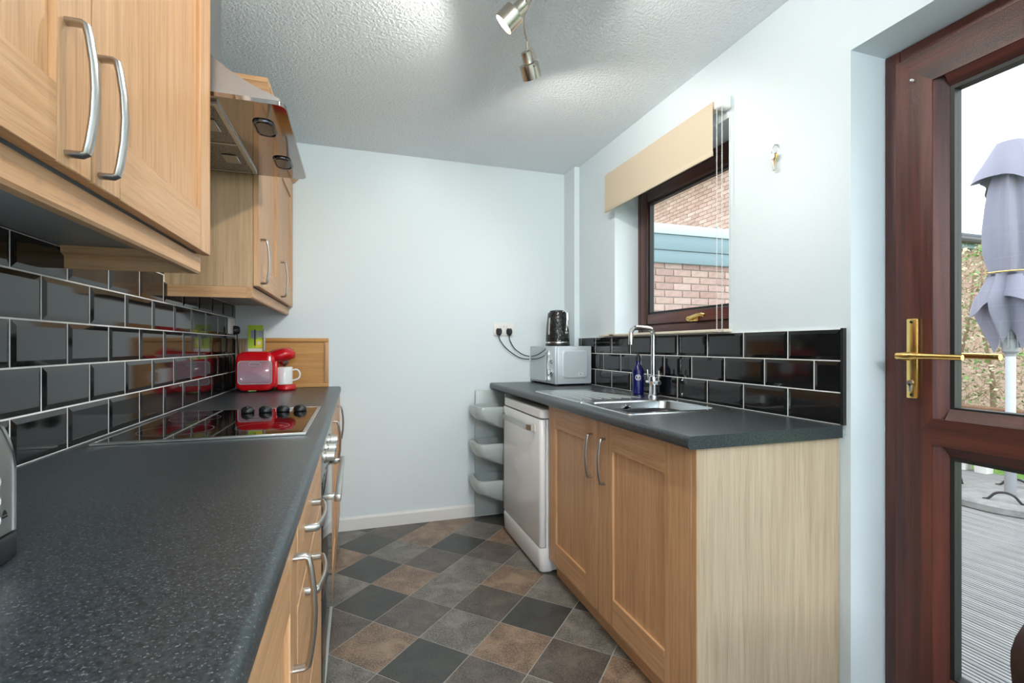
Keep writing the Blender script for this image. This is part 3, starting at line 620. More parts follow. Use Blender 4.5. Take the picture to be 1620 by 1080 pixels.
# ------------------------------------------------------------------ toaster, front left
to = thing('toaster', 'chrome toaster at the lower left on the worktop', 'toaster', (-0.50, 0.58, 0.9105))
def tprof(q=0.0, zb=0.945, zt=1.105, a=0.432, b=0.728):
    pts = [(a+q, zb), ]; r = 0.085
    pts = [(b-q, zb)]
    for i in range(9): t_ = i*PI/2/8; pts.append((b-q-r+r*math.cos(t_)-0.010*math.sin(t_), zt-q-r+r*math.sin(t_)))
    for i in range(9): t_ = PI/2+i*PI/2/8; pts.append((a+q+r+r*math.cos(t_)+0.010*math.sin(t_), zt-q-r+r*math.sin(t_)))
    pts.append((a+q, zb)); return pts
part('shell', MB().prism(tprof(0.004), -0.63, -0.396, 0), 'chrome', to)
part('end_panel', MB().prism(tprof(0.0), -0.3955, -0.387, 0), 'steel', to)
part('panel_edge', MB().sweep([(-0.391, y, z) for y, z in tprof(-0.0015)], flat_profile(0.010, 0.004), (1, 0, 0)), 'chrome', to)
part('base', MB().rbox(-0.635, -0.384, 0.428, 0.734, 0.911, 0.944, 0.006), 'black', to)
part('lever_slot', MB().rbox(-0.3868, -0.3858, 0.55, 0.70, 1.030, 1.044, 0.0004, 1), 'black', to)
part('lever', MB().rbox(-0.3855, -0.362, 0.60, 0.66, 1.028, 1.046, 0.004), 'black', to)
for zz in (1.010, 0.988, 0.966):
    bt = part('button', MB().lathe([(0.0085, 0), (0.0085, 0.003), (0.006, 0.005)], (0, 0, 0), 16, Matrix.Translation((-0.3868, 0.692, zz)) @ Matrix.Rotation(PI/2, 4, 'Y')), 'whitep', to)
part('eject_mark', MB().prism([(0.709, 0.968), (0.717, 0.968), (0.713, 0.974)], -0.3868, -0.3864, 0).box(-0.3868, -0.3864, 0.709, 0.717, 0.9645, 0.9665), 'black', to)

# ------------------------------------------------------------------ right run
def rtop():
    mb = MB(); Y0, Y1 = 1.125, YE-0.001; hx0, hx1, hy0_, hy1_ = 0.972, 1.378, 1.552, 1.905
    mb.prism(worktop_profile(0.885, hx0, 0.872, 0.910, -1), Y0, Y1, 1)
    mb.box(hx1, 1.4725, Y0, Y1, 0.872, 0.910); mb.box(hx0, hx1, Y0, hy0_, 0.872, 0.910); mb.box(hx0, hx1, hy1_, Y1, 0.872, 0.910); return mb
solo('worktop', rtop(), 'slate', 'slate grey worktop under the window, holding the sink', 'worktop')
RX = 0.930
sc = thing('base_cabinet', 'oak two door sink cabinet with pale ash end panel', 'cabinet', (1.2, 1.7, 0))
part('carcass', MB().box(0.952, 1.47, 1.166, 2.250, 0.10, 0.70), 'carcass', sc)
part('end_panel', MB().box(0.934, 1.4855, 1.146, 1.1655, 0.001, 0.8715), 'ash', sc, 'pale ash end panel')
part('panel_edge', MB().box(0.930, 0.9338, 1.146, 1.1655, 0.001, 0.8715), 'oak_z', sc)
part('plinth', MB().box(0.974, 0.990, 1.166, 2.250, 0.001, 0.099), 'oak_y', sc)
shaker_door(sc, -1, RX, 1.168, 1.730, 0.093, 0.866, 0.128, 0.105, handle=(1.678, 0.712), stile2=0.11)
shaker_door(sc, -1, RX, 1.734, 2.250, 0.093, 0.866, 0.11, 0.105, handle=(1.786, 0.712), stile2=0.085)

# dishwasher
dw = thing('dishwasher', 'white slimline dishwasher under the worktop', 'dishwasher', (1.17, 2.58, 0))
y0, y1 = 2.262, 2.895
def vbox(x0, x1, ya, yb, z0_, z1_, r=0.022, top=0.0):
    cx, cy = (x0+x1)/2, (ya+yb)/2
    zs = [(z0_, top), (z0_+0.004, 0), (z1_-0.004, 0), (z1_, top)]
    return MB().loft([[(x, y, z) for x, y in rrect(cx, cy, x1-x0-2*q, yb-ya-2*q, r, 6)] for z, q in zs])
part('body', vbox(0.925, 1.46, y0+0.006, y1-0.006, 0.02, 0.79, 0.005), 'white', dw)
dd = part('door', vbox(0.887, 0.924, y0, y1, 0.142, 0.789, 0.017, 0.002), 'white', dw)
part('top_panel', vbox(0.890, 1.455, y0+0.001, y1-0.001, 0.794, 0.842, 0.026, 0.008), 'white', dw)
ki = MB(); lp = []
for z, q, f in ((0.012, 0.012, 0.014), (0.03, 0.0, 0.006), (0.125, 0.0, 0.0), (0.137, 0.003, 0.004)):
    lp.append([(x, y, z) for x, y in rrect((0.884+f+0.97)/2, (y0+y1)/2, 0.97-0.884-f, y1-y0-2*q, 0.024, 6)])
part('kick_panel', ki.loft(lp), 'white', dw)
hp_ = [(0.887, 2.835, 0.738), (0.870, 2.832, 0.738), (0.858, 2.815, 0.738), (0.854, 2.77, 0.738), (0.853, 2.59, 0.738), (0.854, 2.40, 0.738), (0.858, 2.362, 0.738), (0.870, 2.345, 0.738), (0.887, 2.342, 0.738)]
part('handle', MB().sweep(hp_, flat_profile(0.030, 0.006), (0, 0, 1)), 'nickel', dd, 'flat silver bar handle')
for ym in (2.326, 2.828): part('handle_mount', MB().rbox(0.882, 0.8868, ym, ym+0.024, 0.716, 0.760, 0.003), 'whitep', dd)
for yy in (2.30, 2.86): part('foot', MB().lathe([(0.018, 0), (0.018, 0.02)], (1.40, yy, 0.0005), 12), 'black', dw)

# vegetable rack
vr = thing('vegetable_rack', 'grey plastic three tier vegetable rack in the far corner', 'rack', (0.90, 3.06, 0))
RY0, RY1 = 2.915, 3.188
part('side_panel', MB().rbox(0.775, 1.08, RY1-0.012, RY1, 0.01, 0.862, 0.004), 'rack', vr)
part('side_panel', MB().rbox(0.905, 1.08, RY0, RY0+0.010, 0.01, 0.862, 0.004), 'rack', vr)
part('back_panel', MB().rbox(1.08, 1.092, RY0, RY1, 0.01, 0.862, 0.003), 'rack', vr)
for rz in (0.775, 0.540, 0.305):
    lp = []
    cy = (RY0+RY1-0.014)/2+0.004; wy = RY1-RY0-0.036
    for z, xf, dy, r in ((rz-0.155, 0.93, 0.05, 0.03), (rz-0.120, 0.835, 0.03, 0.035), (rz-0.090, 0.765, 0.012, 0.05), (rz-0.078, 0.738, 0.004, 0.055), (rz-0.040, 0.722, 0.0, 0.055), (rz-0.010, 0.724, 0.0, 0.052), (rz, 0.730, 0.008, 0.05), (rz+0.001, 0.745, 0.03, 0.045), (rz-0.006, 0.752, 0.04, 0.04), (rz-0.055, 0.775, 0.05, 0.035), (rz-0.075, 0.83, 0.07, 0.03)):
        lp.append([(x, y, z) for x, y in rrect((xf+1.07)/2, cy, 1.07-xf, wy-dy, r, 6)])
    bk = part('basket', MB().loft(lp, True, True), 'rack', vr)
    part('basket_lip', MB().rbox(0.84, 0.90, cy-0.06, cy+0.06, rz-0.0745, rz-0.062, 0.005), 'smoke', bk)
for yy in (RY0+0.01, RY1-0.012):
    part('foot', MB().lathe([(0.012, 0), (0.012, 0.0095)], (1.05, yy, 0.0003), 10), 'black', vr)

# sink
sk = thing('sink', 'inset stainless sink with drainer under the window', 'sink', (1.18, 2.0, 0.9105))
def rr3(cx, cy, w_, h_, r, z): return [(x, y, z) for x, y in rrect(cx, cy, w_, h_, r, 6)]
bc = (1.185, 1.733)
lp = [rr3(1.185, 1.7325, 0.474, 0.399, 0.02, 0.9106), rr3(1.185, 1.7325, 0.470, 0.395, 0.02, 0.9150), rr3(bc[0]-0.01, bc[1], 0.400, 0.345, 0.045, 0.9150), rr3(bc[0]-0.01, bc[1], 0.388, 0.333, 0.042, 0.9095),
      rr3(bc[0]-0.01, bc[1], 0.372, 0.318, 0.05, 0.80), rr3(bc[0]-0.01, bc[1], 0.345, 0.29, 0.05, 0.766), rr3(bc[0]-0.01, bc[1], 0.27, 0.22, 0.05, 0.760)]
part('bowl', MB().loft(lp, False, True), 'sinksteel', sk)
dr = MB().loft([rr3(1.185, 2.2165, 0.474, 0.567, 0.015, 0.9106), rr3(1.185, 2.2165, 0.470, 0.563, 0.015, 0.9150), rr3(1.165, 2.23, 0.40, 0.47, 0.04, 0.9150), rr3(1.165, 2.23, 0.385, 0.455, 0.04, 0.9125)])
part('drainer', dr, 'sinksteel', sk)
for i in range(7):
    xa = 1.005+i*0.053; xb_ = 1.02+i*0.026
    part('drain_ridge', MB().tube([(xa, 2.03, 0.9128), (xb_+(0.02), 2.42, 0.9132)], 0.0032, 6), 'sinksteel', sk)
part('overflow', MB().lathe([(0.017, 0), (0.017, 0.003), (0.012, 0.004), (0.010, 0.0015)], (0, 0, 0), 18, Matrix.Translation((1.16, 1.8935, 0.885)) @ Matrix.Rotation(PI/2, 4, 'X')), 'chrome', sk)
part('waste', MB().lathe([(0.04, 0), (0.04, 0.002), (0.03, 0.0005)], (1.175, 1.733, 0.7605), 20), 'chrome', sk)
dish = thing('washing_dish', 'dark rounded dish lying in the sink bowl', 'dish', (1.17, 1.722, 0.763))
part('pan', MB().loft([rr3(1.170, 1.722, w_, h_, 0.07, z) for w_, h_, z in ((0.20, 0.16, 0.763), (0.25, 0.20, 0.772), (0.315, 0.245, 0.878), (0.33, 0.26, 0.886), (0.32, 0.25, 0.887), (0.30, 0.23, 0.878), (0.24, 0.185, 0.780))]), 'black', dish)

# tap
tp = thing('kitchen_tap', 'tall chrome swan neck mixer tap behind the sink', 'tap', (1.395, 2.035, 0.915))
TX, TY = 1.397, 2.035
part('base', MB().lathe([(0.026, 0), (0.026, 0.006), (0.021, 0.012), (0.020, 0.055), (0.022, 0.075), (0.020, 0.098), (0.014, 0.104)], (TX, TY, 0.9153), 24), 'chrome', tp)
pts = [(TX, TY, 1.015), (TX, TY, 1.12), (TX, TY, 1.215)]
for i in range(1, 7): a = i*PI/2/6; pts.append((TX-0.035+0.035*math.cos(a), TY-0.004*i/6, 1.215+0.035*math.sin(a)))
pts += [(TX-0.07, TY-0.008, 1.252), (TX-0.10, TY-0.012, 1.252)]
for i in range(1, 7): a = i*PI/2/6; pts.append((TX-0.105-0.033*math.sin(a), TY-0.012-0.006*i/6, 1.252-0.033+0.033*math.cos(a)))
pts += [(TX-0.139, TY-0.02, 1.170)]
part('spout', MB().tube(pts, 0.0115, 14), 'chrome', tp)
for s_ in (-1, 1):
    lv = MB().tube([(TX, TY+s_*0.015, 0.985), (TX, TY+s_*0.050, 0.985)], 0.011, 12).tube([(TX, TY+s_*0.043, 0.985), (TX-0.002, TY+s_*0.048, 1.045)], 0.004, 8)
    part('lever', lv, 'chrome', tp)

# soap bottle
sb_ = thing('soap_bottle', 'cobalt blue bottle with white round emblem beside the tap', 'bottle', (1.392, 2.162, 0.9155))
BX, BY, BR = 1.392, 2.162, 0.0300
part('glass_body', MB().lathe([(0.026, 0), (BR, 0.004), (BR, 0.118), (0.027, 0.130), (0.016, 0.146), (0.0135, 0.154), (0.0135, 0.172)], (BX, BY, 0.9156), 28), 'bluebottle', sb_)
part('cap', MB().lathe([(0.0145, 0), (0.0145, 0.018), (0.008, 0.021), (0.006, 0.034), (0.003, 0.037)], (BX, BY, 1.0885), 18), 'black', sb_)
fa = math.atan2(-BY, -BX)
def oncyl(a, z): r = BR+0.0006; an = fa+a/BR; return (BX+r*math.cos(an), BY+r*math.sin(an), z)
em = MB(); zc_ = 1.003
for r0, r1 in ((0.0125, 0.0145), (0.0105, 0.0112)): em.loft([[oncyl(q*math.cos(2*PI*i/32), zc_+q*math.sin(2*PI*i/32)) for i in range(32)] for q in (r1, r0)], False, False)
def cyl_poly(pts): em.add([oncyl(a, zc_+b) for a, b in pts], [tuple(range(len(pts)))])
cyl_poly([(-0.0012, -0.008), (0.0012, -0.008), (0.0012, 0.001), (-0.0012, 0.001)])
for s_ in (-1, 1):
    cyl_poly([(s_*0.001, 0.0), (s_*0.006, 0.004), (s_*0.0055, 0.0065), (s_*0.001, 0.003)])
    cyl_poly([(s_*0.001, -0.0075), (s_*0.006, -0.0065), (s_*0.006, -0.005), (s_*0.001, -0.006)])
cyl_poly([(0.003*math.cos(2*PI*i/10), 0.0055+0.003*math.sin(2*PI*i/10)) for i in range(10)])
part('emblem', em, 'whitep', sb_, 'white round emblem')

# microwave (built square, then turned a little on its base)
MWo = Vector((1.195, 2.795, 0.9105))
mw = thing('microwave', 'silver microwave with mirror door under the kettle', 'microwave', tuple(MWo))
def PM(mb): return MB().add([tuple(Vector(p)+MWo) for p in mb.v], mb.f)
MWL, MWD, MWH = 0.405, 0.265, 0.252   # along +Y, along +X, height
part('casing', PM(MB().rbox(0.020, MWD, 0.0, MWL, 0.010, MWH, 0.006)), 'silver', mw)
lp = [[(y, z) for y, z in rrect(0, 0, w_, h_, 0.02, 4)] for w_, h_ in ((0.185, 0.182), (0.168, 0.165))]
part('side_pressing', PM(MB().loft([[(0.145+a, yq, 0.135+b) for a, b in l_] for l_, yq in ((lp[0], -0.0004), (lp[1], -0.006), (lp[1], -0.0062))], True, True)), 'silver', mw)
part('front_panel', PM(MB().rbox(0.004, 0.0195, 0.0, 0.128, 0.010, MWH, 0.004)), 'silver', mw)
md = part('door', PM(MB().rbox(0.004, 0.0195, 0.1295, MWL, 0.010, MWH, 0.004)), 'silver', mw)
part('door_glass', PM(MB().rbox(0.0015, 0.0039, 0.138, MWL-0.012, 0.022, MWH-0.012, 0.0008, 1)), 'doormirror', md)
part('door_handle', PM(MB().prism([(0.110+0.012*math.sin(PI*i/12), 0.03+0.195*i/12) for i in range(13)]+[(0.128, 0.225), (0.128, 0.03)], -0.006, 0.0038, 0)), 'chrome', md)
for zz in (0.165, 0.085):
    part('dial', PM(MB().lathe([(0.024, 0), (0.024, 0.004), (0.019, 0.006), (0.017, 0.018), (0.015, 0.019)], (0, 0, 0), 20, Matrix.Translation((0.0038, 0.056, zz)) @ Matrix.Rotation(-PI/2, 4, 'Y')).rbox(-0.0185, -0.0145, 0.053, 0.059, zz-0.014, zz+0.014, 0.001, 1)), 'chrome', mw)
part('label', PM(MB().rbox(0.165, 0.195, -0.0075, -0.0063, 0.062, 0.082, 0.0004, 1)), 'whitep', mw, 'small white rating label')
part('label_print', PM(MB().box(0.172, 0.180, -0.0080, -0.0076, 0.066, 0.078).box(0.1815, 0.190, -0.0080, -0.0076, 0.066, 0.0695).box(0.1815, 0.190, -0.0080, -0.0076, 0.0705, 0.0735).box(0.1815, 0.190, -0.0080, -0.0076, 0.0745, 0.078)), 'print', mw)
for a, b in ((0.03, 0.03), (MWD-0.03, 0.03), (0.03, MWL-0.03), (MWD-0.03, MWL-0.03)): part('foot', PM(MB().lathe([(0.012, 0), (0.012, 0.0098)], (a, b, 0.0), 10)), 'black', mw)
mw.rotation_euler = (0, 0, math.radians(2.5))

# kettle
kt = thing('kettle', 'black dimpled kettle with chrome handle on the microwave', 'kettle', (1.285, 2.955, 1.163))
KX, KY, KZ = 1.285, 2.955, 1.1632
part('power_base', MB().lathe([(0.078, 0), (0.081, 0.004), (0.081, 0.014), (0.078, 0.018)], (KX, KY, KZ), 28), 'black', kt)
part('band', MB().lathe([(0.0805, 0.0185), (0.081, 0.024), (0.080, 0.027)], (KX, KY, KZ), 28), 'chrome', kt)
part('shell', MB().lathe([(0.079, 0.0275), (0.0795, 0.05), (0.075, 0.13), (0.066, 0.212), (0.062, 0.222), (0.055, 0.226)], (KX, KY, KZ), 32), 'kettle', kt)
part('lid', MB().lathe([(0.054, 0.2265), (0.052, 0.234), (0.03, 0.238), (0.012, 0.240)], (KX, KY, KZ), 28), 'black', kt)
ka = math.radians(-74)
def KP(d, z): return (KX+d*math.cos(ka), KY+d*math.sin(ka), KZ+z)
kh = MB().sweep([KP(0.055, 0.222), KP(0.085, 0.228), KP(0.104, 0.216), KP(0.108, 0.18), KP(0.105, 0.13), KP(0.100, 0.100), KP(0.088, 0.086), KP(0.074, 0.084)], oval(0.027, 0.013), (-math.sin(ka), math.cos(ka), 0))
part('handle', kh, 'chrome', kt, 'chrome faced handle')
wa = math.radians(200)
wg = MB(); 
for i in range(2): pass
gz = [(0.0765, 0.06), (0.0685, 0.19)]
ring = []
for r_, z_ in ((0.0765, 0.075), (0.0735, 0.13), (0.0690, 0.185)): ring.append((KX+(r_+0.0035)*math.cos(wa), KY+(r_+0.0035)*math.sin(wa), KZ+z_))
part('water_gauge', MB().sweep(ring, oval(0.016, 0.006), (-math.sin(wa), math.cos(wa), 0)), 'smoke', kt)

# ------------------------------------------------------------------ window blind, keys
bl = thing('roller_blind', 'cream roller blind rolled up above the window', 'blind', (1.44, 2.11, 2.19))
part('roller', MB().tube([(1.452, 1.655, 2.178), (1.452, 2.578, 2.178)], 0.023, 18), 'fabric', bl)
part('fabric', MB().box(1.4275, 1.4295, 1.658, 2.575, 1.985, 2.185), 'fabric', bl)
part('bottom_bar', MB().rbox(1.4245, 1.4325, 1.658, 2.575, 1.962, 1.985, 0.003), 'fabric', bl)
for ya, yb in ((1.612, 1.650), (2.5765, 2.582)): part('bracket', MB().rbox(1.432 if ya > 2 else 1.424, XR-0.0005, ya, yb, 2.150, 2.206, 0.008, 3), 'whitep', bl)
ch = MB()
for yy, x_ in ((1.638, 1.432), (1.617, 1.440)):
    zq = 2.150
    while zq > 1.235: ch.sphere((x_, yy, zq), 0.0027, 5, 4); zq -= 0.0068
ch.tube([(1.432, 1.638, 2.15), (1.432, 1.638, 1.235)], 0.0007, 4); ch.tube([(1.440, 1.617, 2.15), (1.440, 1.617, 1.235)], 0.0007, 4)
ch.tube(smoothpath([(1.432, 1.638, 1.235), (1.436, 1.628, 1.222), (1.440, 1.617, 1.235)]), 0.0014, 5)
part('bead_chain', ch, 'whitep', bl, 'white beaded pull chain', 'stuff')
part('chain_joiner', MB().rbox(1.4275, 1.4365, 1.633, 1.643, 1.655, 1.673, 0.002), 'whitep', bl)
kb = thing('key_bunch', 'small bunch of keys hanging on wall by the door', 'keys', (1.48, 1.385, 1.905))
part('hook', MB().tube(smoothpath([(1.4868, 1.385, 1.906), (1.476, 1.385, 1.906), (1.472, 1.385, 1.909), (1.470, 1.385, 1.916)]), 0.0018, 6), 'steel', kb)
part('ring', MB().tube([(1.474+0.004*math.sin(a), 1.385+0.016*math.cos(a), 1.890+0.018*math.sin(a)) for a in [2*PI*i/20 for i in range(20)]], 0.0016, 6, closed=True), 'steel', kb)
def key(ang, mt, dx):
    k = MB().lathe([(0.0115, 0), (0.0115, 0.003)], (0, 0, 0), 14).rbox(-0.004, 0.004, -0.052, -0.008, 0, 0.003, 0.0004, 1).box(0.003, 0.005, -0.044, -0.038, 0, 0.002).box(0.003, 0.0045, -0.034, -0.028, 0, 0.002)
    T = Matrix.Translation((1.472+dx, 1.385-dx*2, 1.864)) @ Matrix.Rotation(ang, 4, 'X') @ Matrix(((0, 0, 1, 0), (1, 0, 0, 0), (0, 1, 0, 0), (0, 0, 0, 1)))
    part('key', MB().add(k.v, k.f, T), mt, kb)
key(-0.14, 'steel', -0.004); key(0.10, 'brass', 0.0)

# ------------------------------------------------------------------ ceiling spotlights
cl = thing('ceiling_spotlight', 'nickel ceiling spotlight bar with swivelling heads', 'light', (0.52, 1.55, ZC))
part('ceiling_plate', MB().lathe([(0.05, 0), (0.05, -0.018), (0.045, -0.022)], (0.60, 1.38, ZC-0.0005), 28), 'lampnickel', cl)
part('stem', MB().tube([(0.60, 1.38, 2.389), (0.60, 1.38, 2.356)], 0.008, 10), 'lampnickel', cl)
part('bar', MB().tube(smoothpath([(0.485, 0.88, 2.362), (0.53, 0.96, 2.36), (0.615, 1.16, 2.355), (0.625, 1.28, 2.355), (0.60, 1.38, 2.355), (0.575, 1.48, 2.355), (0.575, 1.58, 2.355), (0.585, 1.66, 2.355), (0.645, 1.78, 2.36), (0.715, 1.87, 2.362)]), 0.0055, 10), 'lampnickel', cl)
def spot(name, base, d, gain=1.0):
    d = Vector(d).normalized(); z = Vector((0, 0, 1)); q = z.rotation_difference(d).to_matrix().to_4x4(); T = Matrix.Translation(base) @ q
    h = part(name, MB().lathe([(0.012, -0.012), (0.021, -0.008), (0.021, 0.030), (0.0215, 0.031), (0.0375, 0.034), (0.0385, 0.040), (0.0385, 0.088), (0.0355, 0.088), (0.034, 0.060)], (0, 0, 0), 26, T), 'lampnickel', cl)
    part('bulb', MB().lathe([(0.0335, 0.078), (0.0335, 0.083)], (0, 0, 0), 22, T), 'bulb', h)
    part('grip', MB().tube([T @ Vector((0.034, 0, 0.045)), T @ Vector((0.046, 0, 0.038))], 0.004, 8), 'chrome', h)
    p = Vector(base)+d*0.10
    lo_ = lamp('spot_glow', 'SPOT', tuple(Vector(base)+d*0.086-origin(h)), SPOT_W*gain, (1.0, 0.95, 0.88), 0.03, parent=h, spot_size=math.radians(165), spot_blend=0.35)
    lo_.rotation_mode = 'QUATERNION'; lo_.rotation_quaternion = Vector((0, 0, -1)).rotation_difference(d)
    return h
h1 = spot('spot_head', (0.535, 1.525, 2.312), (-0.60, 0.36, -0.62))
spot('spot_head', (0.630, 1.22, 2.312), (0.74, 0.12, -0.65), 0.72)  # added head above the frame, put in to brighten the room
spot('spot_head', (0.520, 0.97, 2.312), (-0.55, 0.30, -0.65))  # second added head, also out of frame, for room brightness
h2 = spot('spot_head', (0.645, 1.79, 2.318), (0.42, 0.46, -0.70))
part('swivel_arm', MB().tube([(0.577, 1.52, 2.355), (0.545, 1.518, 2.318)], 0.0045, 8).tube([(0.640, 1.77, 2.36), (0.643, 1.783, 2.322)], 0.0045, 8).tube([(0.624, 1.22, 2.356), (0.628, 1.22, 2.316)], 0.0045, 8).tube([(0.533, 0.967, 2.36), (0.525, 0.969, 2.316)], 0.0045, 8), 'lampnickel', cl)
# added lamp, unseen behind the camera, to brighten the room
rl = thing('added_ceiling_light', 'round flush ceiling light added unseen behind the camera to brighten the room', 'light', (0.35, -1.5, ZC))
part('diffuser', MB().lathe([(0.17, -0.002), (0.17, -0.03), (0.14, -0.05), (0.02, -0.056)], (0.35, -1.5, ZC), 28), 'diffuser', rl)
lamp('rear_fill_lamp', 'POINT', (0, 0, -0.42), REAR_FILL_W, (0.93, 0.97, 1.0), 0.12, parent=rl)

# ------------------------------------------------------------------ chair at the lower right
chx = thing('dining_chair', 'dark brown chair back at the lower right edge', 'chair', (0.97, 0.30, 0))
R_ = Matrix.Translation((0.98, 0.33, 0)) @ Matrix.Rotation(math.radians(-12), 4, 'Z')
lp = []
for yq, q in ((-0.020, 0.012), (-0.012, 0.0), (0.012, 0.0), (0.020, 0.012)):
    l_ = []
    for x, z in rrect(0, 0.650, 0.40-2*q, 0.36-2*q, 0.07, 6):
        k_ = 1-0.16*max(0, (0.78-z))/0.3; l_.append((x*k_, yq, z))
    lp.append(l_)
part('backrest', MB().loft(lp, mtx=R_), 'brown', chx)
part('seat', MB().rbox(-0.20, 0.20, -0.43, 0.0, 0.43, 0.48, 0.02, 3, R_), 'brown', chx)
for a, b in ((-0.17, -0.40), (0.17, -0.40), (-0.165, 0.0), (0.165, 0.0)): part('leg', MB().tube([R_ @ Vector((a, b, 0.0005)), R_ @ Vector((a, b, 0.432 if b < 0 else 0.50))], [0.014, 0.018], 10), 'brown', chx)

# ------------------------------------------------------------------ outside: deck, parasol, hedge, buildings
dk = struct('floor_deck', MB().box(1.78, 5.94, -0.8, 4.25, -0.20, -0.115), 'concrete', 'grey weathered timber deck outside the door')
bw = 0.1235; prof = [(0, -0.114), (0, -0.083)]
for i in range(5):
    a = 0.004+i*0.0235; prof += [(a, -0.080), (a+0.0140, -0.080), (a+0.0150, -0.093), (a+0.0220, -0.093)]
prof += [(0.1205, -0.083), (0.1205, -0.114)]
dme = mesh_of('deck_board', MB().prism(prof, -0.78, 4.24, 1), M['deck'], (0, 0, 0))
for i in range(33): piece('deck_board', dme, dk, (1.80+i*0.1255, random.uniform(-0.005, 0.005), random.uniform(-0.0015, 0)))
struct('floor_garden', MB().box(-8, 20, -12, 20, -0.35, -0.21), 'grass', 'ground around the house')
solo('lawn', MB().box(5.96, 6.43, -4, 5.3, -0.208, -0.10), 'grass', 'bright green lawn beyond the deck', 'lawn', None, 'stuff')
PX, PY = 4.96, 2.405
pb = thing('concrete_stand', 'round grey concrete stand with black handles holding the parasol', 'stand', (PX, PY, -0.078))
part('slab', MB().lathe([(0.46, 0), (0.475, 0.006), (0.475, 0.050), (0.462, 0.060), (0.07, 0.066)], (PX, PY, -0.0795), 48), 'concrete', pb)
part('socket_tube', MB().lathe([(0.036, 0), (0.036, 0.36)], (PX, PY, -0.012), 18), 'poleg', pb)
for k in range(4):
    a = math.radians(20+90*k); c_ = Vector((PX+0.30*math.cos(a), PY+0.30*math.sin(a), -0.018)); td = Vector((-math.sin(a), math.cos(a), 0))
    part('handle', MB().tube(smoothpath([c_-td*0.12, c_-td*0.09+Vector((0, 0, 0.008)), c_-td*0.05+Vector((0, 0, 0.055)), c_+Vector((0, 0, 0.07)), c_+td*0.05+Vector((0, 0, 0.055)), c_+td*0.09+Vector((0, 0, 0.008)), c_+td*0.12]), 0.009, 8), 'black', pb)
pr_ = thing('parasol', 'closed lilac grey parasol on a pale pole on the deck', 'parasol', (PX, PY, 0.352))
part('pole', MB().lathe([(0.031, 0), (0.031, 0.73)], (PX, PY, 0.352), 18), 'pole', pr_)
part('upper_pole', MB().lathe([(0.033, 0), (0.033, 1.6)], (PX, PY, 1.083), 18), 'poleg', pr_)
def canopy(rows, lobes, seed, hem=0.0, sharp=1.0):
    # a folded cloth: pleats with sharp crests; the last row (hem) hangs in points
    rnd = random.Random(seed); lp = []; n = 96; ph = [rnd.uniform(0, 6) for _ in range(6)]
    for k, (z, r, amp) in enumerate(rows):
        l_ = []; f = k/(len(rows)-1)
        for i in range(n):
            a = 2*PI*i/n; fold = 1-2*abs(math.sin(lobes*a/2+ph[0]+0.25*z))**sharp
            q = r*(1+amp*(0.62*fold+0.25*math.sin((lobes+3)*a+ph[1]+1.3*z)+0.13*math.sin(3*a+ph[2])))
            l_.append((PX+q*math.cos(a), PY+q*math.sin(a), z-hem*f**3*(fold*0.6+0.4*math.sin(2*a+ph[3]))))
        lp.append(l_)
    return MB().loft(lp, False, False)
part('canopy', canopy([(2.74, 0.05, 0.05), (2.55, 0.09, 0.3), (2.45, 0.115, 0.34), (2.3, 0.135, 0.36), (2.1, 0.150, 0.38), (1.95, 0.150, 0.38), (1.85, 0.140, 0.36), (1.77, 0.122, 0.30), (1.74, 0.120, 0.28)], 6, 3), 'canopy', pr_)
part('canopy_skirt', canopy([(1.752, 0.121, 0.28), (1.70, 0.130, 0.34), (1.60, 0.165, 0.40), (1.52, 0.190, 0.45), (1.44, 0.175, 0.5), (1.34, 0.135, 0.5), (1.25, 0.10, 0.5), (1.20, 0.075, 0.5)], 5, 8, 0.10), 'canopy', pr_)
part('canopy_flap', canopy([(1.72, 0.125, 0.3), (1.64, 0.165, 0.36), (1.56, 0.210, 0.42), (1.49, 0.235, 0.50)], 4, 21, 0.10), 'canopy', pr_)
part('vent_cap', canopy([(2.785, 0.02, 0.0), (2.782, 0.085, 0.06), (2.74, 0.105, 0.12), (2.64, 0.150, 0.22), (2.54, 0.195, 0.30), (2.47, 0.215, 0.36)], 4, 5, 0.05), 'canopy', pr_)
part('tie', MB().tube([(PX+0.150*math.cos(a), PY+0.150*math.sin(a), 1.747) for a in [2*PI*i/24 for i in range(24)]], 0.006, 6, closed=True), 'brass', pr_)
for k in range(6):
    a = 2*PI*k/6+0.2; part('rib', MB().tube([(PX+0.05*math.cos(a), PY+0.05*math.sin(a), 2.3), (PX+0.055*math.cos(a), PY+0.055*math.sin(a), 1.7), (PX+0.06*math.cos(a), PY+0.06*math.sin(a), 1.15)], 0.008, 6), 'poleg', pr_)
part('runner', MB().lathe([(0.034, 0), (0.05, 0.02), (0.05, 0.09), (0.036, 0.12)], (PX, PY, 1.10), 16), 'poleg', pr_)
# white planters at the deck edge
for i, (ya, yb, lab) in enumerate(((3.155, 3.33, 'white planter at the deck edge, left one'), (2.985, 3.105, 'white planter at the deck edge, right one'))):
    p_ = thing('planter', lab, 'planter', (5.86, (ya+yb)/2, -0.0795), 'white planters at the deck edge')
    part('trough', MB().loft([[(x, y, z) for x, y in rrect(5.86, (ya+yb)/2, 0.13-q, yb-ya-q, 0.01, 2)] for z, q in ((-0.0795, 0.02), (0.22, 0.0), (0.22, 0.016), (0.02, 0.03))]), 'whitep', p_)
    part('rim', MB().tube([(x, y, 0.224) for x, y in rrect(5.86, (ya+yb)/2, 0.13, yb-ya, 0.01, 2)], 0.006, 6, closed=True), 'whitep', p_)
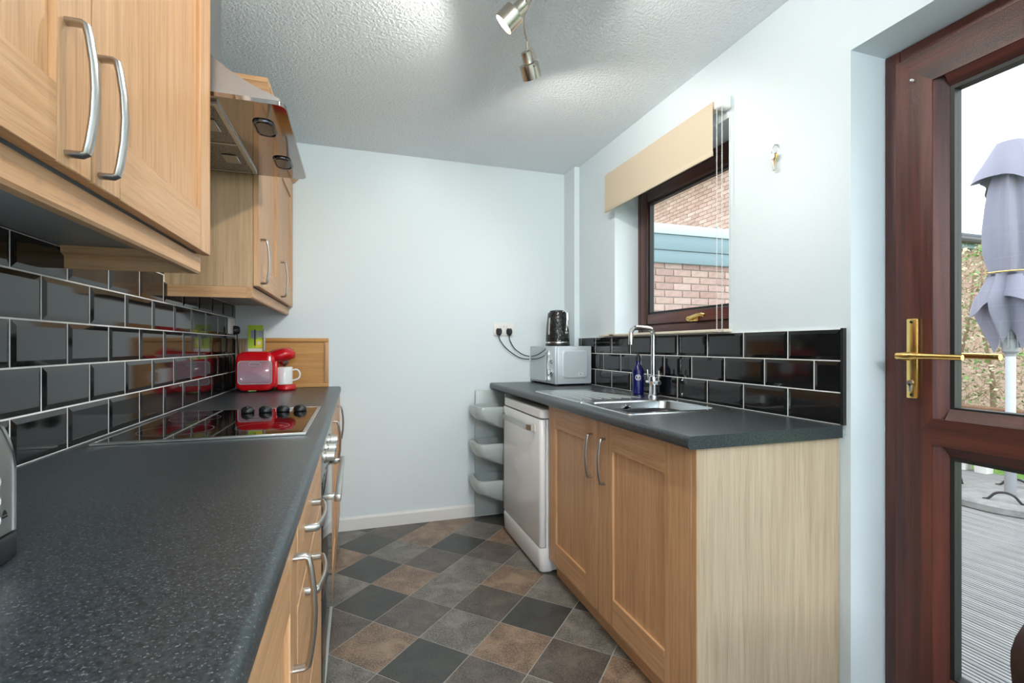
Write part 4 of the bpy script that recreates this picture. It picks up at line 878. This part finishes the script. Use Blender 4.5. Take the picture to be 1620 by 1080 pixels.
# hedge
rnd = random.Random(11)
hg = thing('hedge', 'twiggy brown and green hedge beyond the deck', 'hedge', (7.1, 3.3, -0.1))
tw, lf, lp_ = MB(), MB(), MB()
def hpnt():
    return Vector((rnd.uniform(6.75, 7.5), rnd.uniform(2.0, 4.7), rnd.uniform(0.0, 2.35)))
for i in range(3600):
    p = hpnt(); d = Vector((rnd.uniform(-1, 1), rnd.uniform(-1, 1), rnd.uniform(-0.2, 1.1))).normalized(); l_ = rnd.uniform(0.08, 0.28); s_ = d.cross(Vector((0.3, 0.2, 1))).normalized()*rnd.uniform(0.002, 0.005); u_ = d.cross(s_).normalized()*s_.length
    e = p+d*l_
    tw.add([p+s_, p-s_*0.5+u_, p-s_*0.5-u_, e], [(0, 1, 3), (1, 2, 3), (2, 0, 3), (0, 2, 1)])
for i in range(7000):
    p = hpnt(); d = Vector((rnd.uniform(-1, 1), rnd.uniform(-1, 1), rnd.uniform(-0.6, 0.8))).normalized(); s_ = d.cross(Vector((rnd.uniform(-1, 1), rnd.uniform(-1, 1), 1))).normalized(); nrm = d.cross(s_)
    l_ = rnd.uniform(0.03, 0.07); wd = l_*0.32
    t_ = lf if rnd.random() < 0.38 else lp_
    t_.add([p, p+d*l_*0.5+s_*wd, p+d*l_, p+d*l_*0.5-s_*wd, p+d*l_*0.5-nrm*wd*0.3], [(0, 1, 4), (1, 2, 4), (2, 3, 4), (3, 0, 4)])
part('twigs', tw, 'twig', hg, None, 'stuff'); part('leaves', lf, 'leaf', hg, None, 'stuff'); part('leaves', lp_, 'leafp', hg, 'buff dry leaves', 'stuff')
for k in range(9):
    yk = 2.1+k*0.31; part('stem', MB().tube(smoothpath([(7.15, yk, -0.1), (7.1+rnd.uniform(-.1, .1), yk+rnd.uniform(-.1, .1), 0.7), (7.15+rnd.uniform(-.15, .15), yk+rnd.uniform(-.15, .15), 1.4), (7.15, yk+rnd.uniform(-.2, .2), 2.1)]), [0.03]*7+[0.02]*6+[0.012]*6, 7), 'twig', hg)
fe = thing('timber_edging', 'low brown timber edging in front of the hedge', 'edging', (6.5, 3.0, -0.1))
for i in range(3): part('board', MB().rbox(6.50, 6.54, 1.6, 4.3, -0.0995+i*0.19, 0.085+i*0.19, 0.004), 'timber', fe)
part('capping', MB().rbox(6.44, 6.60, 1.6, 4.3, 0.472, 0.50, 0.004), 'timber', fe)
for yk in (1.7, 2.9, 4.1): part('post', MB().rbox(6.545, 6.62, yk-0.04, yk+0.04, -0.0995, 0.47, 0.004), 'timber', fe)

# garage with brick wall and boarded fascia, seen through the window
ga = thing('garage', 'flat roofed brick garage with blue grey fascia outside the window', 'garage', (3.8, 4.6, -0.2))
part('wall', MB().box(2.10, 5.6, 4.36, 6.0, -0.2, 2.40), 'mortar', ga)
def brickmesh(l_, axis):
    b = MB().rbox(-l_/2, l_/2, -0.01, 0.01, -0.0325, 0.0325, 0.003, 1) if axis == 0 else MB().rbox(-0.01, 0.01, -l_/2, l_/2, -0.0325, 0.0325, 0.003, 1)
    return mesh_of('brick', b, M['brick'], (0, 0, 0))
bm0, bmh = brickmesh(0.215, 0), brickmesh(0.1025, 0)
stuff = MB()
for r in range(30):
    z = -0.155+r*0.075
    for k in range(16):
        x = 2.22+k*0.225+(0.1125 if r % 2 else 0)
        if x > 5.5: continue
        if 2.6 < x < 4.6 and z > 0.95: piece('brick', bm0, ga, (x, 4.352+random.uniform(-0.001, 0.001), z))
        else: stuff.box(x-0.1075, x+0.1075, 4.342, 4.362, z-0.0325, z+0.0325)
part('brickwork', stuff, 'brick', ga, None, 'stuff')
for za, zb, xo, mt in ((2.040, 2.172, 4.30, 'fascia'), (2.174, 2.335, 4.285, 'fascia'), (2.337, 2.44, 4.265, 'fascia_light')):
    part('fascia_board', MB().rbox(2.05, 5.65, xo, 4.340, za, zb, 0.004), mt, ga)
part('roof', MB().box(2.05, 5.65, 4.346, 6.05, 2.401, 2.43), 'roof', ga)
# neighbouring house flank, above the garage
ho = thing('house', 'red brick side wall of neighbouring house above the garage', 'house', (6.6, 7.6, -0.2))
part('wall', MB().box(6.28, 9.5, 8.3, 12.0, -0.2, 4.35).box(6.28, 7.4, 5.5, 8.3, -0.2, 4.35), 'mortar', ho)
bmy = brickmesh(0.215, 1); stuff = MB()
for r in range(60):
    z = -0.155+r*0.075
    for k in range(28):
        y = 5.62+k*0.225+(0.1125 if r % 2 else 0)
        if 6.2 < y < 9.2 and 2.65 < z < 4.30: piece('brick', bmy, ho, (6.272+random.uniform(-0.001, 0.001), y, z))
        elif z > 1.8: stuff.box(6.262, 6.282, y-0.1075, y+0.1075, z-0.0325, z+0.0325)
part('brickwork', stuff, 'brick', ho, None, 'stuff')
part('eaves', MB().rbox(6.0, 9.6, 5.4, 12.0, 4.36, 4.48, 0.01), 'fascia_light', ho)
part('gutter', MB().tube([(5.98, 5.4, 4.40), (5.98, 12.0, 4.40)], 0.055, 10), 'whitep', ho)
part('roof', MB().prism([(5.95, 4.49), (9.6, 4.49), (9.6, 6.5)], 5.4, 12.0, 1), 'roof', ho)
# low tiled outbuilding behind the hedge
ob = thing('outbuilding', 'low dark tiled outbuilding behind the hedge', 'outbuilding', (9.5, 5.6, -0.2))
part('wall', MB().box(7.65, 12.4, 4.62, 7.2, -0.2, 2.62), 'brick', ob)
part('fascia_board', MB().rbox(7.55, 12.5, 4.50, 4.60, 2.56, 2.68, 0.005), 'fascia', ob)
for k in range(5):
    ya = 4.42+k*0.28; za = 2.69+k*0.105
    part('roof_course', MB().prism([(ya, za), (ya+0.34, za+0.128), (ya+0.34, za+0.156), (ya, za+0.032)], 7.5, 12.5, 0), 'roof', ob)
part('roof_core', MB().prism([(4.62, 2.625), (7.2, 2.625), (5.82, 3.12)], 7.66, 12.4, 0), 'roof', ob)
part('gutter', MB().tube([(7.5, 4.42, 2.655), (12.5, 4.42, 2.655)], 0.045, 8), 'black', ob)
